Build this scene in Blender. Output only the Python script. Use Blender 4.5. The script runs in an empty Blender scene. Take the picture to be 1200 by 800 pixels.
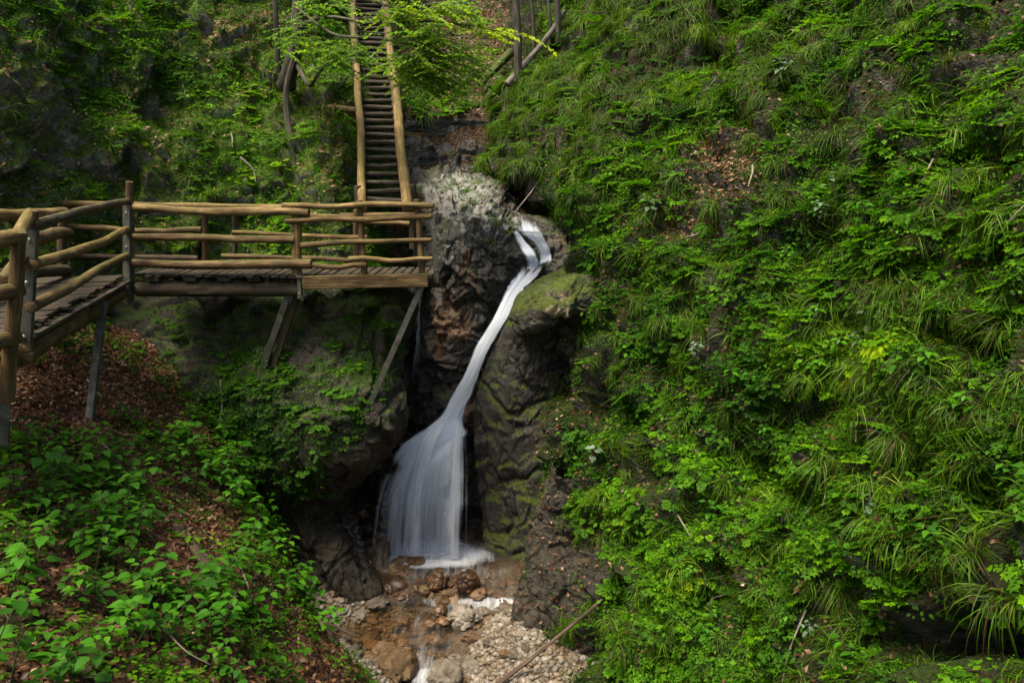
import bpy, bmesh, math, random
import numpy as np
from mathutils import Vector

random.seed(7)
RNG = np.random.default_rng(11)
SC = bpy.context.scene
COL = SC.collection

# ------------------------------------------------------------------ camera
F = 933.33            # focal length in photo pixels (28 mm on a 36 mm sensor, 1200 wide)
PITCH = math.radians(11.5)
SP, CP = math.sin(PITCH), math.cos(PITCH)
ZC = 7.4              # eye height over the lower stream
cd = bpy.data.cameras.new('camera')
cam = bpy.data.objects.new('camera', cd)
COL.objects.link(cam)
cam.location = (0, 0, ZC)
cam.rotation_euler = (math.radians(90) - PITCH, 0, 0)
cd.lens = 28.0
cd.sensor_width = 36.0
cd.clip_start = 0.05
cd.clip_end = 500
SC.camera = cam


def P(px, py, d):
    """A point seen at (px, py) of the 1200 x 800 photo, d metres ahead on the ground plan."""
    a = (px - 600.0) / F
    b = (400.0 - py) / F
    y = CP + b * SP
    z = -SP + b * CP
    s = d / y
    return np.array([a * s, d, z * s + ZC])


def proj(p):
    p = np.asarray(p, float)
    x, y, z = p[..., 0], p[..., 1], p[..., 2] - ZC
    fw = y * CP - z * SP
    up = y * SP + z * CP
    fw = np.where(fw < 0.05, 0.05, fw)
    return 600 + F * x / fw, 400 - F * up / fw


# ------------------------------------------------------------------ noise
def _hash(ix, iy, iz, seed):
    h = (ix.astype(np.int64) * 374761393 + iy.astype(np.int64) * 668265263
         + iz.astype(np.int64) * 2147483647 + seed * 1274126177) & 0xFFFFFFFF
    h = ((h ^ (h >> 13)) * 1274126177) & 0xFFFFFFFF
    h = ((h ^ (h >> 16)) * 2246822519) & 0xFFFFFFFF
    h = h ^ (h >> 15)
    return (h & 0xFFFFFF) / float(0xFFFFFF)


def vnoise(p, seed=0):
    i = np.floor(p)
    f = p - i
    f = f * f * f * (f * (f * 6 - 15) + 10)
    i = i.astype(np.int64)
    out = 0
    for dx in (0, 1):
        wx = f[:, 0] if dx else 1 - f[:, 0]
        for dy in (0, 1):
            wy = f[:, 1] if dy else 1 - f[:, 1]
            for dz in (0, 1):
                wz = f[:, 2] if dz else 1 - f[:, 2]
                out = out + wx * wy * wz * _hash(i[:, 0] + dx, i[:, 1] + dy, i[:, 2] + dz, seed)
    return out * 2 - 1


def fbm(p, freq, octv=4, seed=0, ridged=False, gain=0.5):
    out = np.zeros(len(p))
    a, s = 1.0, 0.0
    q = p * freq
    for o in range(octv):
        n = vnoise(q + o * 17.3, seed + o)
        if ridged:
            n = 1 - 2 * np.abs(n)
        out += a * n
        s += a
        a *= gain
        q = q * 2.03
    return out / s


def facet(p, freq, seed=0):
    """Blocky facets: every jittered cell is a tilted plane of its own."""
    q = p * freq
    i = np.floor(q).astype(np.int64)
    best = np.full(len(p), 1e9)
    val = np.zeros(len(p))
    for dx in (-1, 0, 1):
        for dy in (-1, 0, 1):
            for dz in (-1, 0, 1):
                c = i + np.array([dx, dy, dz])
                h = [_hash(c[:, 0], c[:, 1], c[:, 2], seed + k) for k in range(7)]
                ctr = c + np.stack(h[:3], 1)
                d = q - ctr
                dist = (d * d).sum(1)
                dr = np.stack(h[3:6], 1) * 2 - 1
                v = (d * dr).sum(1) * 0.9 + (h[6] - 0.5) * 0.7
                m = dist < best
                best = np.where(m, dist, best)
                val = np.where(m, v, val)
    return val


def sstep(a, b, x):
    t = np.clip((x - a) / (b - a), 0, 1)
    return t * t * (3 - 2 * t)


# ------------------------------------------------------------------ objects
def tag(o, label=None, cat=None, group=None, kind=None):
    if label:
        o['label'] = label
    if cat:
        o['category'] = cat
    if group:
        o['group'] = group
    if kind:
        o['kind'] = kind
    return o


def empty(name, loc, label=None, cat=None, group=None):
    o = bpy.data.objects.new(name, None)
    COL.objects.link(o)
    o.location = Vector(loc)
    o.empty_display_size = 0.1
    return tag(o, label, cat, group)


def mesh_np(name, V, Q, mat=None, attrs=None, smooth=True):
    """Mesh from numpy vertices (n,3) and faces (m,k) with k = 3 or 4."""
    me = bpy.data.meshes.new(name)
    V = np.ascontiguousarray(V, dtype=np.float32)
    Q = np.ascontiguousarray(Q, dtype=np.int32)
    m, k = Q.shape
    me.vertices.add(len(V))
    me.vertices.foreach_set('co', V.ravel())
    me.loops.add(m * k)
    me.loops.foreach_set('vertex_index', Q.ravel())
    me.polygons.add(m)
    me.polygons.foreach_set('loop_start', np.arange(0, m * k, k, dtype=np.int32))
    me.update(calc_edges=True)
    if smooth:
        me.polygons.foreach_set('use_smooth', np.ones(m, dtype=bool))
    for an, av in (attrs or {}).items():
        av = np.asarray(av, np.float32)
        if av.ndim == 1:
            at = me.attributes.new(an, 'FLOAT', 'POINT')
            at.data.foreach_set('value', av)
        else:
            at = me.attributes.new(an, 'FLOAT_VECTOR', 'POINT')
            at.data.foreach_set('vector', av.ravel())
    if mat:
        me.materials.append(mat)
    return me


def link(name, me, parent=None, loc=None):
    o = bpy.data.objects.new(name, me)
    COL.objects.link(o)
    if parent is not None:
        o.parent = parent
    if loc is not None:
        o.location = Vector(loc)
    return o


class MB:
    """Collects tubes, boxes and blobs of one part, then builds ONE mesh."""
    def __init__(self):
        self.V, self.Q, self.G, self.n = [], [], [], 0

    def add(self, V, Q, G=None):
        V = np.asarray(V, float)
        Q = np.asarray(Q, int)
        self.V.append(V)
        self.Q.append(Q + self.n)
        self.G.append(V.copy() if G is None else np.asarray(G, float))
        self.n += len(V)
        return self

    def tube(self, pts, rad, seg=10, rough=0.0, cap=True, rings=None):
        pts = np.asarray(pts, float)
        rad = np.broadcast_to(np.asarray(rad, float), (len(pts),)).copy()
        if rings and len(pts) == 2:
            t = np.linspace(0, 1, rings)[:, None]
            rad = rad[0] + (rad[1] - rad[0]) * t[:, 0]
            pts = pts[0] + (pts[1] - pts[0]) * t
        n = len(pts)
        tang = np.gradient(pts, axis=0)
        tang /= np.linalg.norm(tang, axis=1)[:, None] + 1e-12
        ref = np.array([0, 0, 1.0]) if abs(tang[0][2]) < 0.9 else np.array([1.0, 0, 0])
        off = RNG.random() * 50
        length = np.concatenate([[0], np.cumsum(np.linalg.norm(np.diff(pts, axis=0), axis=1))])
        V, G = [], []
        for i in range(n):
            u = np.cross(tang[i], ref)
            u /= np.linalg.norm(u) + 1e-12
            w = np.cross(u, tang[i])
            a = np.arange(seg) / seg * 2 * math.pi
            rr = rad[i] * np.ones(seg)
            if rough:
                q = np.stack([np.cos(a) * 1.3, np.sin(a) * 1.3, np.full(seg, length[i] * 2.2)], 1) + off
                rr = rr * (1 + rough * vnoise(q, 3) + rough * .5 * vnoise(q * 2.7, 5) + rough * .8 * np.clip(vnoise(q * np.array([1.1, 1.1, 1.9]), 8) - .45, 0, 1))
            V.append(pts[i] + np.outer(np.cos(a) * rr, u) + np.outer(np.sin(a) * rr, w))
            G.append(np.stack([np.cos(a) * rad[i], np.sin(a) * rad[i], np.full(seg, length[i])], 1) + np.array([off, 0, off]))
        if cap:
            # rounded-off ends: a smaller inset ring and a centre vertex pair
            for i, sgn in ((0, -1), (n - 1, 1)):
                c = pts[i] + tang[i] * sgn * rad[i] * .12
                base = V[0] if i == 0 else V[n - 1]
                ring = c + (base - pts[i]) * .8
                ctr = np.repeat((c + tang[i] * sgn * rad[i] * .02)[None], seg, 0) + (base - pts[i]) * .02
                gg = G[0] if i == 0 else G[n - 1]
                if i == 0:
                    V = [ctr, ring] + V
                    G = [gg, gg] + G
                    n += 2
                else:
                    pass
            c = pts[-1] + tang[-1] * rad[-1] * .12
            base = V[-1]
            V += [c + (base - pts[-1]) * .8, np.repeat((c + tang[-1] * rad[-1] * .02)[None], seg, 0) + (base - pts[-1]) * .02]
            G += [G[-1], G[-1]]
        R = len(V)
        idx = np.arange(R * seg).reshape(R, seg)
        a0 = idx[:-1]
        a1 = np.roll(idx, -1, 1)[:-1]
        b1 = np.roll(idx, -1, 1)[1:]
        b0 = idx[1:]
        Q = np.stack([a0, a1, b1, b0], -1).reshape(-1, 4)
        return self.add(np.concatenate(V), Q, np.concatenate(G))

    def box(self, c, ux, uy, uz, bev=0.006):
        """Bevelled box: centre c and three half-axis vectors."""
        c, ux, uy, uz = (np.asarray(v, float) for v in (c, ux, uy, uz))
        lx, ly, lz = (np.linalg.norm(v) for v in (ux, uy, uz))
        bm = bmesh.new()
        bmesh.ops.create_cube(bm, size=2)
        for v in bm.verts:
            v.co = (v.co.x * lx, v.co.y * ly, v.co.z * lz)
        if bev:
            bmesh.ops.bevel(bm, geom=bm.edges[:], offset=min(bev, .4 * min(lx, ly, lz)), segments=1, affect='EDGES')
        bmesh.ops.triangulate(bm, faces=bm.faces[:])
        bm.verts.ensure_lookup_table()
        L = np.array([v.co[:] for v in bm.verts])
        T = np.array([[v.index for v in f.verts] for f in bm.faces])
        bm.free()
        R = np.stack([ux / lx, uy / ly, uz / lz])
        off = RNG.random() * 50
        k = int(np.argmax([lx, ly, lz]))
        G = np.roll(L, 2 - k, axis=1) + off
        Q = np.concatenate([T, T[:, 2:3]], 1)
        self.tri = True
        return self.add(c + L @ R, Q, G)

    def build(self, name, mat, parent=None, origin=None, smooth=True):
        V = np.concatenate(self.V)
        Q = np.concatenate(self.Q)
        G = np.concatenate(self.G)
        if origin is None and parent is not None:
            origin = np.array(parent['org'])
        if origin is not None:
            V = V - np.asarray(origin)
        me = bpy.data.meshes.new(name)
        faces = [tuple(q[:3]) if q[2] == q[3] else tuple(q) for q in Q.tolist()]
        me.from_pydata(V.tolist(), [], faces)
        me.update()
        if smooth:
            me.polygons.foreach_set('use_smooth', np.ones(len(me.polygons), dtype=bool))
            try:
                me.set_sharp_from_angle(angle=math.radians(38))
            except Exception:
                pass
        at = me.attributes.new('grain', 'FLOAT_VECTOR', 'POINT')
        at.data.foreach_set('vector', G.astype(np.float32).ravel())
        me.materials.append(mat)
        return link(name, me, parent, origin if parent is None else None)


def root(name, loc, label, cat, group=None):
    o = empty(name, loc, label, cat, group)
    o['org'] = [float(v) for v in loc]
    return o


# ------------------------------------------------------------------ materials
def newmat(name):
    m = bpy.data.materials.new(name)
    m.use_nodes = True
    nt = m.node_tree
    nt.nodes.clear()
    return m, nt


def nd(nt, t, **kw):
    n = nt.nodes.new(t)
    for k, v in kw.items():
        if k in n.inputs.keys() if hasattr(n, 'inputs') else False:
            n.inputs[k].default_value = v
        else:
            setattr(n, k, v)
    return n


def noise_n(nt, vec, scale, detail=5, rough=.55, dist=0.0):
    n = nt.nodes.new('ShaderNodeTexNoise')
    n.inputs['Scale'].default_value = scale
    n.inputs['Detail'].default_value = detail
    n.inputs['Roughness'].default_value = rough
    n.inputs['Distortion'].default_value = dist
    if vec is not None:
        nt.links.new(vec, n.inputs['Vector'])
    return n.outputs['Fac']


def ramp_n(nt, fac, stops, interp='LINEAR'):
    r = nt.nodes.new('ShaderNodeValToRGB')
    r.color_ramp.interpolation = interp
    e = r.color_ramp.elements
    while len(e) < len(stops):
        e.new(0.5)
    for k, (p, c) in enumerate(stops):
        e[k].position = p
        c = (c, c, c) if isinstance(c, (int, float)) else c
        e[k].color = (*c, 1)
    nt.links.new(fac, r.inputs['Fac'])
    return r.outputs['Color']


def mix_n(nt, fac, a, b, mode='MIX'):
    m = nt.nodes.new('ShaderNodeMix')
    m.data_type = 'RGBA'
    m.blend_type = mode
    m.clamp_factor = True
    for s, v in ((m.inputs[0], fac), (m.inputs[6], a), (m.inputs[7], b)):
        if isinstance(v, (int, float)):
            s.default_value = v
        elif isinstance(v, tuple):
            s.default_value = (*v, 1)
        else:
            nt.links.new(v, s)
    return m.outputs[2]


def math_n(nt, op, a, b=0.0, clamp=False):
    m = nt.nodes.new('ShaderNodeMath')
    m.operation = op
    m.use_clamp = clamp
    for s, v in zip(m.inputs, (a, b)):
        if isinstance(v, (int, float)):
            s.default_value = v
        else:
            nt.links.new(v, s)
    return m.outputs[0]


def map_n(nt, fac, a, b, c=0.0, d=1.0):
    m = nt.nodes.new('ShaderNodeMapRange')
    m.clamp = True
    m.interpolation_type = 'SMOOTHSTEP'
    nt.links.new(fac, m.inputs[0])
    for k, v in zip((1, 2, 3, 4), (a, b, c, d)):
        m.inputs[k].default_value = v
    return m.outputs[0]


def bump_n(nt, h, strength, dist, nrm=None):
    b = nt.nodes.new('ShaderNodeBump')
    b.inputs['Strength'].default_value = strength
    b.inputs['Distance'].default_value = dist
    nt.links.new(h, b.inputs['Height'])
    if nrm is not None:
        nt.links.new(nrm, b.inputs['Normal'])
    return b.outputs['Normal']


def out_n(nt, sh):
    o = nt.nodes.new('ShaderNodeOutputMaterial')
    nt.links.new(sh, o.inputs['Surface'])


def pbsdf(nt, col, rough=.8, spec=.3, nrm=None, metal=0.0):
    b = nt.nodes.new('ShaderNodeBsdfPrincipled')
    if isinstance(col, tuple):
        b.inputs['Base Color'].default_value = (*col, 1)
    else:
        nt.links.new(col, b.inputs['Base Color'])
    if isinstance(rough, (int, float)):
        b.inputs['Roughness'].default_value = rough
    else:
        nt.links.new(rough, b.inputs['Roughness'])
    b.inputs['Specular IOR Level'].default_value = spec
    b.inputs['Metallic'].default_value = metal
    if nrm is not None:
        nt.links.new(nrm, b.inputs['Normal'])
    return b.outputs['BSDF']


def wpos(nt):
    return nt.nodes.new('ShaderNodeNewGeometry').outputs['Position']


def wnz(nt):
    g = nt.nodes.new('ShaderNodeNewGeometry')
    s = nt.nodes.new('ShaderNodeSeparateXYZ')
    nt.links.new(g.outputs['Normal'], s.inputs[0])
    return s.outputs['Z']


def stretch(nt, vec, sx, sy, sz):
    m = nt.nodes.new('ShaderNodeMapping')
    m.inputs['Scale'].default_value = (sx, sy, sz)
    nt.links.new(vec, m.inputs['Vector'])
    return m.outputs[0]


def rock_mat(name, dark, mid, light, moss=.5, moss_nz=(.1, .6), mossc=((.014, .026, .005), (.05, .075, .011)),
             rough=(.45, .8), lichen=None, stain=None, spec=.35, seed=0.0, vert=0.35, scour=None):
    """Rock: patchy greys, cracks, vertical seepage streaks, moss on what faces up, optional white lichen by attribute."""
    m, nt = newmat(name)
    pos = wpos(nt)
    mp = nt.nodes.new('ShaderNodeMapping')
    mp.inputs['Location'].default_value = (seed, seed * 1.7, 0)
    nt.links.new(pos, mp.inputs['Vector'])
    pos = mp.outputs[0]
    n1 = noise_n(nt, pos, 1.7, 7, .62)
    n2 = noise_n(nt, pos, 9.0, 8, .68)
    nv = noise_n(nt, stretch(nt, pos, 5, 5, .5), 1.0, 6, .6)
    tone = math_n(nt, 'ADD', math_n(nt, 'MULTIPLY', n1, .5), math_n(nt, 'ADD', math_n(nt, 'MULTIPLY', n2, .5 - vert * .5), math_n(nt, 'MULTIPLY', nv, vert * .5)))
    col = ramp_n(nt, tone, [(.36, dark), (.5, mid), (.64, light)])
    if stain:
        st = map_n(nt, noise_n(nt, stretch(nt, pos, 1, 1, .6), 1.1, 5, .6), .54, .66)
        col = mix_n(nt, st, col, stain)
    # cracks
    vo = nt.nodes.new('ShaderNodeTexVoronoi')
    vo.feature = 'DISTANCE_TO_EDGE'
    vo.inputs['Scale'].default_value = 2.2
    dv = mix_n(nt, .35, pos, nt.nodes.new('ShaderNodeNewGeometry').outputs['Position'])
    wob = nt.nodes.new('ShaderNodeTexNoise')
    wob.inputs['Scale'].default_value = 2.5
    wob.inputs['Detail'].default_value = 6
    nt.links.new(pos, wob.inputs['Vector'])
    av = nt.nodes.new('ShaderNodeVectorMath')
    av.operation = 'ADD'
    sv = nt.nodes.new('ShaderNodeVectorMath')
    sv.operation = 'SCALE'
    sv.inputs['Scale'].default_value = .9
    nt.links.new(wob.outputs['Color'], sv.inputs[0])
    nt.links.new(pos, av.inputs[0])
    nt.links.new(sv.outputs[0], av.inputs[1])
    nt.links.new(av.outputs[0], vo.inputs['Vector'])
    crack = map_n(nt, vo.outputs['Distance'], 0.0, .035)
    col = mix_n(nt, map_n(nt, crack, 0, 1, .45, 0), col, tuple(c * .25 for c in dark))
    if lichen:
        at = nt.nodes.new('ShaderNodeAttribute')
        at.attribute_name = 'lichen'
        nl = noise_n(nt, pos, 5.0, 8, .72)
        lf = math_n(nt, 'ADD', at.outputs['Fac'], math_n(nt, 'MULTIPLY', math_n(nt, 'SUBTRACT', nl, .5), 3.4))
        lf = map_n(nt, lf, .45, .62)
        lc = mix_n(nt, noise_n(nt, pos, 2.6, 6, .7), tuple(c * .45 for c in lichen), tuple(c * 1.35 for c in lichen))
        col = mix_n(nt, math_n(nt, 'MULTIPLY', lf, .9), col, lc)
    # moss
    nz = wnz(nt)
    mn = noise_n(nt, pos, 2.3, 6, .65)
    mf = math_n(nt, 'ADD', map_n(nt, nz, *moss_nz), math_n(nt, 'MULTIPLY', math_n(nt, 'SUBTRACT', mn, 1 - moss), 3.2))
    mf = map_n(nt, mf, .35, .8)
    if scour:   # floods keep the rock bare near the water
        sx_ = nt.nodes.new('ShaderNodeSeparateXYZ')
        nt.links.new(wpos(nt), sx_.inputs[0])
        hz = math_n(nt, 'ADD', sx_.outputs['Z'], math_n(nt, 'MULTIPLY', math_n(nt, 'SUBTRACT', n1, .5), 2.2))
        mf = math_n(nt, 'MULTIPLY', mf, map_n(nt, hz, *scour))
    mcol = ramp_n(nt, noise_n(nt, pos, 14, 6, .7), [(.3, mossc[0]), (.7, mossc[1])])
    col = mix_n(nt, mf, col, mcol)
    h = math_n(nt, 'ADD', math_n(nt, 'MULTIPLY', n2, .7), math_n(nt, 'MULTIPLY', crack, .35))
    fine = noise_n(nt, pos, 55, 5, .7)
    h = math_n(nt, 'ADD', h, math_n(nt, 'MULTIPLY', fine, .25))
    nrm = bump_n(nt, h, .8, .09)
    rg = map_n(nt, n1, .35, .65, *rough)
    rg = math_n(nt, 'MAXIMUM', rg, math_n(nt, 'MULTIPLY', mf, .95))
    out_n(nt, pbsdf(nt, col, rg, spec, nrm))
    return m


def soil_mat(name, cols, mossc=((.012, .022, .004), (.04, .065, .01)), moss=.5, rockc=None, rock_nz=(.05, .35)):
    """Slope ground: humus and litter browns, moss patches, bare rock where it is steep."""
    m, nt = newmat(name)
    pos = wpos(nt)
    n1 = noise_n(nt, pos, 18, 8, .7)
    n2 = noise_n(nt, pos, 1.1, 6, .65)
    vo = nt.nodes.new('ShaderNodeTexVoronoi')
    vo.inputs['Scale'].default_value = 26
    nt.links.new(pos, vo.inputs['Vector'])
    sep = nt.nodes.new('ShaderNodeSeparateColor')
    nt.links.new(vo.outputs['Color'], sep.inputs[0])
    t = math_n(nt, 'ADD', math_n(nt, 'MULTIPLY', n1, .55), math_n(nt, 'MULTIPLY', sep.outputs[0], .45))
    col = ramp_n(nt, t, [(.25, cols[0]), (.5, cols[1]), (.75, cols[2])])
    mf = map_n(nt, n2, .95 - moss, 1.13 - moss)
    mcol = ramp_n(nt, noise_n(nt, pos, 16, 6, .7), [(.3, mossc[0]), (.7, mossc[1])])
    col = mix_n(nt, mf, col, mcol)
    if rockc:
        rf = math_n(nt, 'ADD', map_n(nt, wnz(nt), rock_nz[0], rock_nz[1], 1, 0), math_n(nt, 'MULTIPLY', math_n(nt, 'SUBTRACT', noise_n(nt, pos, 3, 6, .65), .5), 2.2))
        rf = map_n(nt, rf, .45, .75)
        rcol = ramp_n(nt, noise_n(nt, pos, 6, 8, .68), [(.35, rockc[0]), (.5, rockc[1]), (.68, rockc[2])])
        col = mix_n(nt, rf, col, rcol)
    h = math_n(nt, 'ADD', n1, math_n(nt, 'MULTIPLY', vo.outputs['Distance'], -.6))
    out_n(nt, pbsdf(nt, col, .85, .2, bump_n(nt, h, .9, .08)))
    return m


def leaf_mat(name, stops, transl=.35, rough=.45, spec=.35, objvar=True, tcol=1.5):
    """Foliage: colour by a per-leaf tint attribute, waxy top, light shining through."""
    m, nt = newmat(name)
    at = nt.nodes.new('ShaderNodeAttribute')
    at.attribute_name = 'tint'
    f = at.outputs['Fac']
    if objvar:
        oi = nt.nodes.new('ShaderNodeObjectInfo')
        f = math_n(nt, 'ADD', f, math_n(nt, 'MULTIPLY', math_n(nt, 'SUBTRACT', oi.outputs['Random'], .5), .22))
    f = math_n(nt, 'ADD', f, math_n(nt, 'MULTIPLY', math_n(nt, 'SUBTRACT', noise_n(nt, wpos(nt), 30, 3), .5), .25))
    col = ramp_n(nt, f, stops)
    tr = nt.nodes.new('ShaderNodeBsdfTranslucent')
    tc = mix_n(nt, 1.0, col, (tcol, tcol * 1.05, tcol * .6), 'MULTIPLY')
    nt.links.new(tc, tr.inputs['Color'])
    ms = nt.nodes.new('ShaderNodeMixShader')
    ms.inputs[0].default_value = transl
    nt.links.new(pbsdf(nt, col, rough, spec), ms.inputs[1])
    nt.links.new(tr.outputs[0], ms.inputs[2])
    out_n(nt, ms.outputs[0])
    return m


def wood_mat(name, dark, mid, light, moss=.35, mossc=(.07, .075, .015), rough=.75):
    m, nt = newmat(name)
    at = nt.nodes.new('ShaderNodeAttribute')
    at.attribute_name = 'grain'
    g = at.outputs['Vector']
    n1 = noise_n(nt, stretch(nt, g, 40, 40, 2.5), 1.0, 6, .65)
    n2 = noise_n(nt, stretch(nt, g, 6, 6, 3), 1.0, 5, .6)
    t = math_n(nt, 'ADD', math_n(nt, 'MULTIPLY', n1, .5), math_n(nt, 'MULTIPLY', n2, .5))
    col = ramp_n(nt, t, [(.34, dark), (.5, mid), (.66, light)])
    stain = map_n(nt, noise_n(nt, stretch(nt, g, 9, 9, 1.6), 1.0, 5, .7), .5, .68, 0, .75)
    col = mix_n(nt, stain, col, tuple(c * .8 for c in dark))
    knot = map_n(nt, noise_n(nt, stretch(nt, g, 14, 14, 7), 1.0, 2), .68, .74)
    col = mix_n(nt, knot, col, tuple(c * .35 for c in dark))
    pos = wpos(nt)
    mf = math_n(nt, 'ADD', map_n(nt, wnz(nt), .1, .9), math_n(nt, 'MULTIPLY', math_n(nt, 'SUBTRACT', noise_n(nt, pos, 5, 6, .7), 1 - moss), 3.0))
    mf = map_n(nt, mf, .4, 1.0, 0, .75)
    col = mix_n(nt, mf, col, mix_n(nt, noise_n(nt, pos, 40, 3), tuple(c * .5 for c in mossc), tuple(c * 1.6 for c in mossc)))
    h = math_n(nt, 'ADD', n1, math_n(nt, 'MULTIPLY', n2, .8))
    out_n(nt, pbsdf(nt, col, rough, .25, bump_n(nt, h, .6, .02)))
    return m


def steel_mat(name):
    m, nt = newmat(name)
    pos = wpos(nt)
    n = noise_n(nt, pos, 7, 7, .65)
    col = ramp_n(nt, n, [(.35, (.045, .043, .033)), (.55, (.10, .098, .08)), (.7, (.17, .165, .145))])
    rust = map_n(nt, noise_n(nt, pos, 3.1, 6, .7), .58, .7, 0, .6)
    col = mix_n(nt, rust, col, (.09, .05, .025))
    out_n(nt, pbsdf(nt, col, map_n(nt, n, .3, .7, .65, .42), .5, bump_n(nt, n, .2, .01), .55))
    return m


# ------------------------------------------------------------------ patches of terrain
def _cr(A, n):
    """Catmull-Rom through the rows of A, n samples."""
    R = len(A)
    t = np.linspace(0, R - 1, n)
    i = np.minimum(t.astype(int), R - 2)
    f = (t - i).reshape(-1, *([1] * (A.ndim - 1)))
    p0 = A[np.maximum(i - 1, 0)]
    p1 = A[i]
    p2 = A[i + 1]
    p3 = A[np.minimum(i + 2, R - 1)]
    m1 = (p2 - p0) * .5
    m2 = (p3 - p1) * .5
    f2, f3 = f * f, f * f * f
    return (2 * f3 - 3 * f2 + 1) * p1 + (f3 - 2 * f2 + f) * m1 + (-2 * f3 + 3 * f2) * p2 + (f3 - f2) * m2


class Patch:
    def __init__(self, rows, nu, nv, disp, left=0, right=0):
        A = np.array([[P(*c) for c in r] for r in rows])
        # carry the slope on beyond the frame
        for _ in range(left):
            A = np.concatenate([A[:, :1] + (A[:, :1] - A[:, 1:2]) * 1.15, A], 1)
        for _ in range(right):
            A = np.concatenate([A, A[:, -1:] + (A[:, -1:] - A[:, -2:-1]) * 1.15], 1)
        G = _cr(A, nv)
        G = np.swapaxes(_cr(np.swapaxes(G, 0, 1), nu), 0, 1)
        N = self.normals(G)
        c = G[nv // 2, nu // 2]
        self.flip = np.dot(N[nv // 2, nu // 2], np.array([0, 0, ZC]) - c) < 0
        if self.flip:
            N = -N
        p = G.reshape(-1, 3)
        self.d = disp(p, N.reshape(-1, 3))
        off = self.d if self.d.ndim == 2 else N.reshape(-1, 3) * self.d[:, None]
        self.dh = (off * N.reshape(-1, 3)).sum(1).reshape(nv, nu)
        self.G = (p + off).reshape(nv, nu, 3)
        N = self.normals(self.G)
        self.N = -N if self.flip else N
        self.nu, self.nv = nu, nv

    @staticmethod
    def normals(G):
        du = np.gradient(G, axis=1)
        dv = np.gradient(G, axis=0)
        n = np.cross(du, dv)
        return n / (np.linalg.norm(n, axis=-1, keepdims=True) + 1e-12)

    def build(self, name, mat, attrs=None, label=None, cat=None, kind=None, smooth=True):
        nu, nv = self.nu, self.nv
        idx = np.arange(nu * nv).reshape(nv, nu)
        Q = np.stack([idx[:-1, :-1], idx[:-1, 1:], idx[1:, 1:], idx[1:, :-1]], -1).reshape(-1, 4)
        if self.flip:
            Q = Q[:, ::-1]
        a = {k: v.ravel() for k, v in (attrs or {}).items()}
        V = self.G.reshape(-1, 3)
        o = link(name, mesh_np(name, V, Q, mat, a, smooth))
        return tag(o, label, cat, kind=kind)

    def scatter(self, per_m2, mask=None, rng=RNG, margin=120):
        """Random points (and normals, displacement) with density per square metre of surface."""
        G = self.G
        e1 = G[:-1, 1:] - G[:-1, :-1]
        e2 = G[1:, :-1] - G[:-1, :-1]
        area = np.linalg.norm(np.cross(e1, e2), axis=-1)
        ctr = G[:-1, :-1] + .5 * (e1 + e2)
        px, py = proj(ctr)
        w = area * per_m2
        w = np.where((px > -margin) & (px < 1200 + margin) & (py > -margin) & (py < 800 + margin), w, 0)
        N = self.N[:-1, :-1]
        dh = self.dh[:-1, :-1]
        if mask is not None:
            w = w * np.clip(mask(ctr, N, dh, px, py), 0, None)
        n = rng.poisson(np.clip(w, 0, 40))
        iy, ix = np.nonzero(n)
        rep = n[iy, ix]
        iy = np.repeat(iy, rep)
        ix = np.repeat(ix, rep)
        u = rng.random(len(iy))[:, None]
        v = rng.random(len(iy))[:, None]
        return G[iy, ix] + u * e1[iy, ix] + v * e2[iy, ix], N[iy, ix], dh[iy, ix]


def blob(px, py, items, base=0.0):
    """Soft elliptical areas (cx, cy, rx, ry, value) over the hillside, strongest wins."""
    out = np.full(np.shape(px), float(base))
    for cx, cy, rx, ry, v in items:
        q = np.sqrt(((px - cx) / rx) ** 2 + ((py - cy) / ry) ** 2)
        w = sstep(1.25, .6, q)
        out = out * (1 - w) + v * w
    return out
# ------------------------------------------------------------------ world, sun, view
world = bpy.data.worlds.new('World')
SC.world = world
world.use_nodes = True
wn = world.node_tree
sky = wn.nodes.new('ShaderNodeTexSky')
sky.sky_type = 'NISHITA'
sky.sun_disc = False
SUN_EL, SUN_AZ = 67.0, -126.0      # azimuth from +Y (ahead), negative to the left
sky.sun_elevation = math.radians(SUN_EL)
sky.sun_rotation = math.radians(SUN_AZ)
sky.air_density = 1.0
sky.dust_density = 4.0
sky.ozone_density = 0.6
bg = wn.nodes['Background']
bg.inputs['Strength'].default_value = 0.05
wn.links.new(sky.outputs[0], bg.inputs['Color'])
sl = bpy.data.lights.new('sun', 'SUN')
so = bpy.data.objects.new('sun', sl)
COL.objects.link(so)
sl.energy = 1.5
sl.angle = math.radians(26)
sl.color = (1.0, .95, .84)
el, az = math.radians(SUN_EL), math.radians(SUN_AZ)
to_sun = Vector((math.cos(el) * math.sin(az), math.cos(el) * math.cos(az), math.sin(el)))
so.rotation_euler = to_sun.to_track_quat('Z', 'Y').to_euler()
so.location = (0, 0, 30)
vs = SC.view_settings
vs.view_transform = 'Standard'
vs.look = 'None'
vs.exposure = 2.5
vs.use_white_balance = True
vs.white_balance_temperature = 7000
vs.white_balance_tint = 8
vs.gamma = 1
cy = SC.cycles
cy.use_denoising = True
cy.max_bounces = 5
cy.diffuse_bounces = 2
cy.glossy_bounces = 2
cy.transmission_bounces = 4
cy.transparent_max_bounces = 16
cy.caustics_reflective = False
cy.caustics_refractive = False
cy.use_adaptive_sampling = True
cy.adaptive_threshold = 0.02

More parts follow.
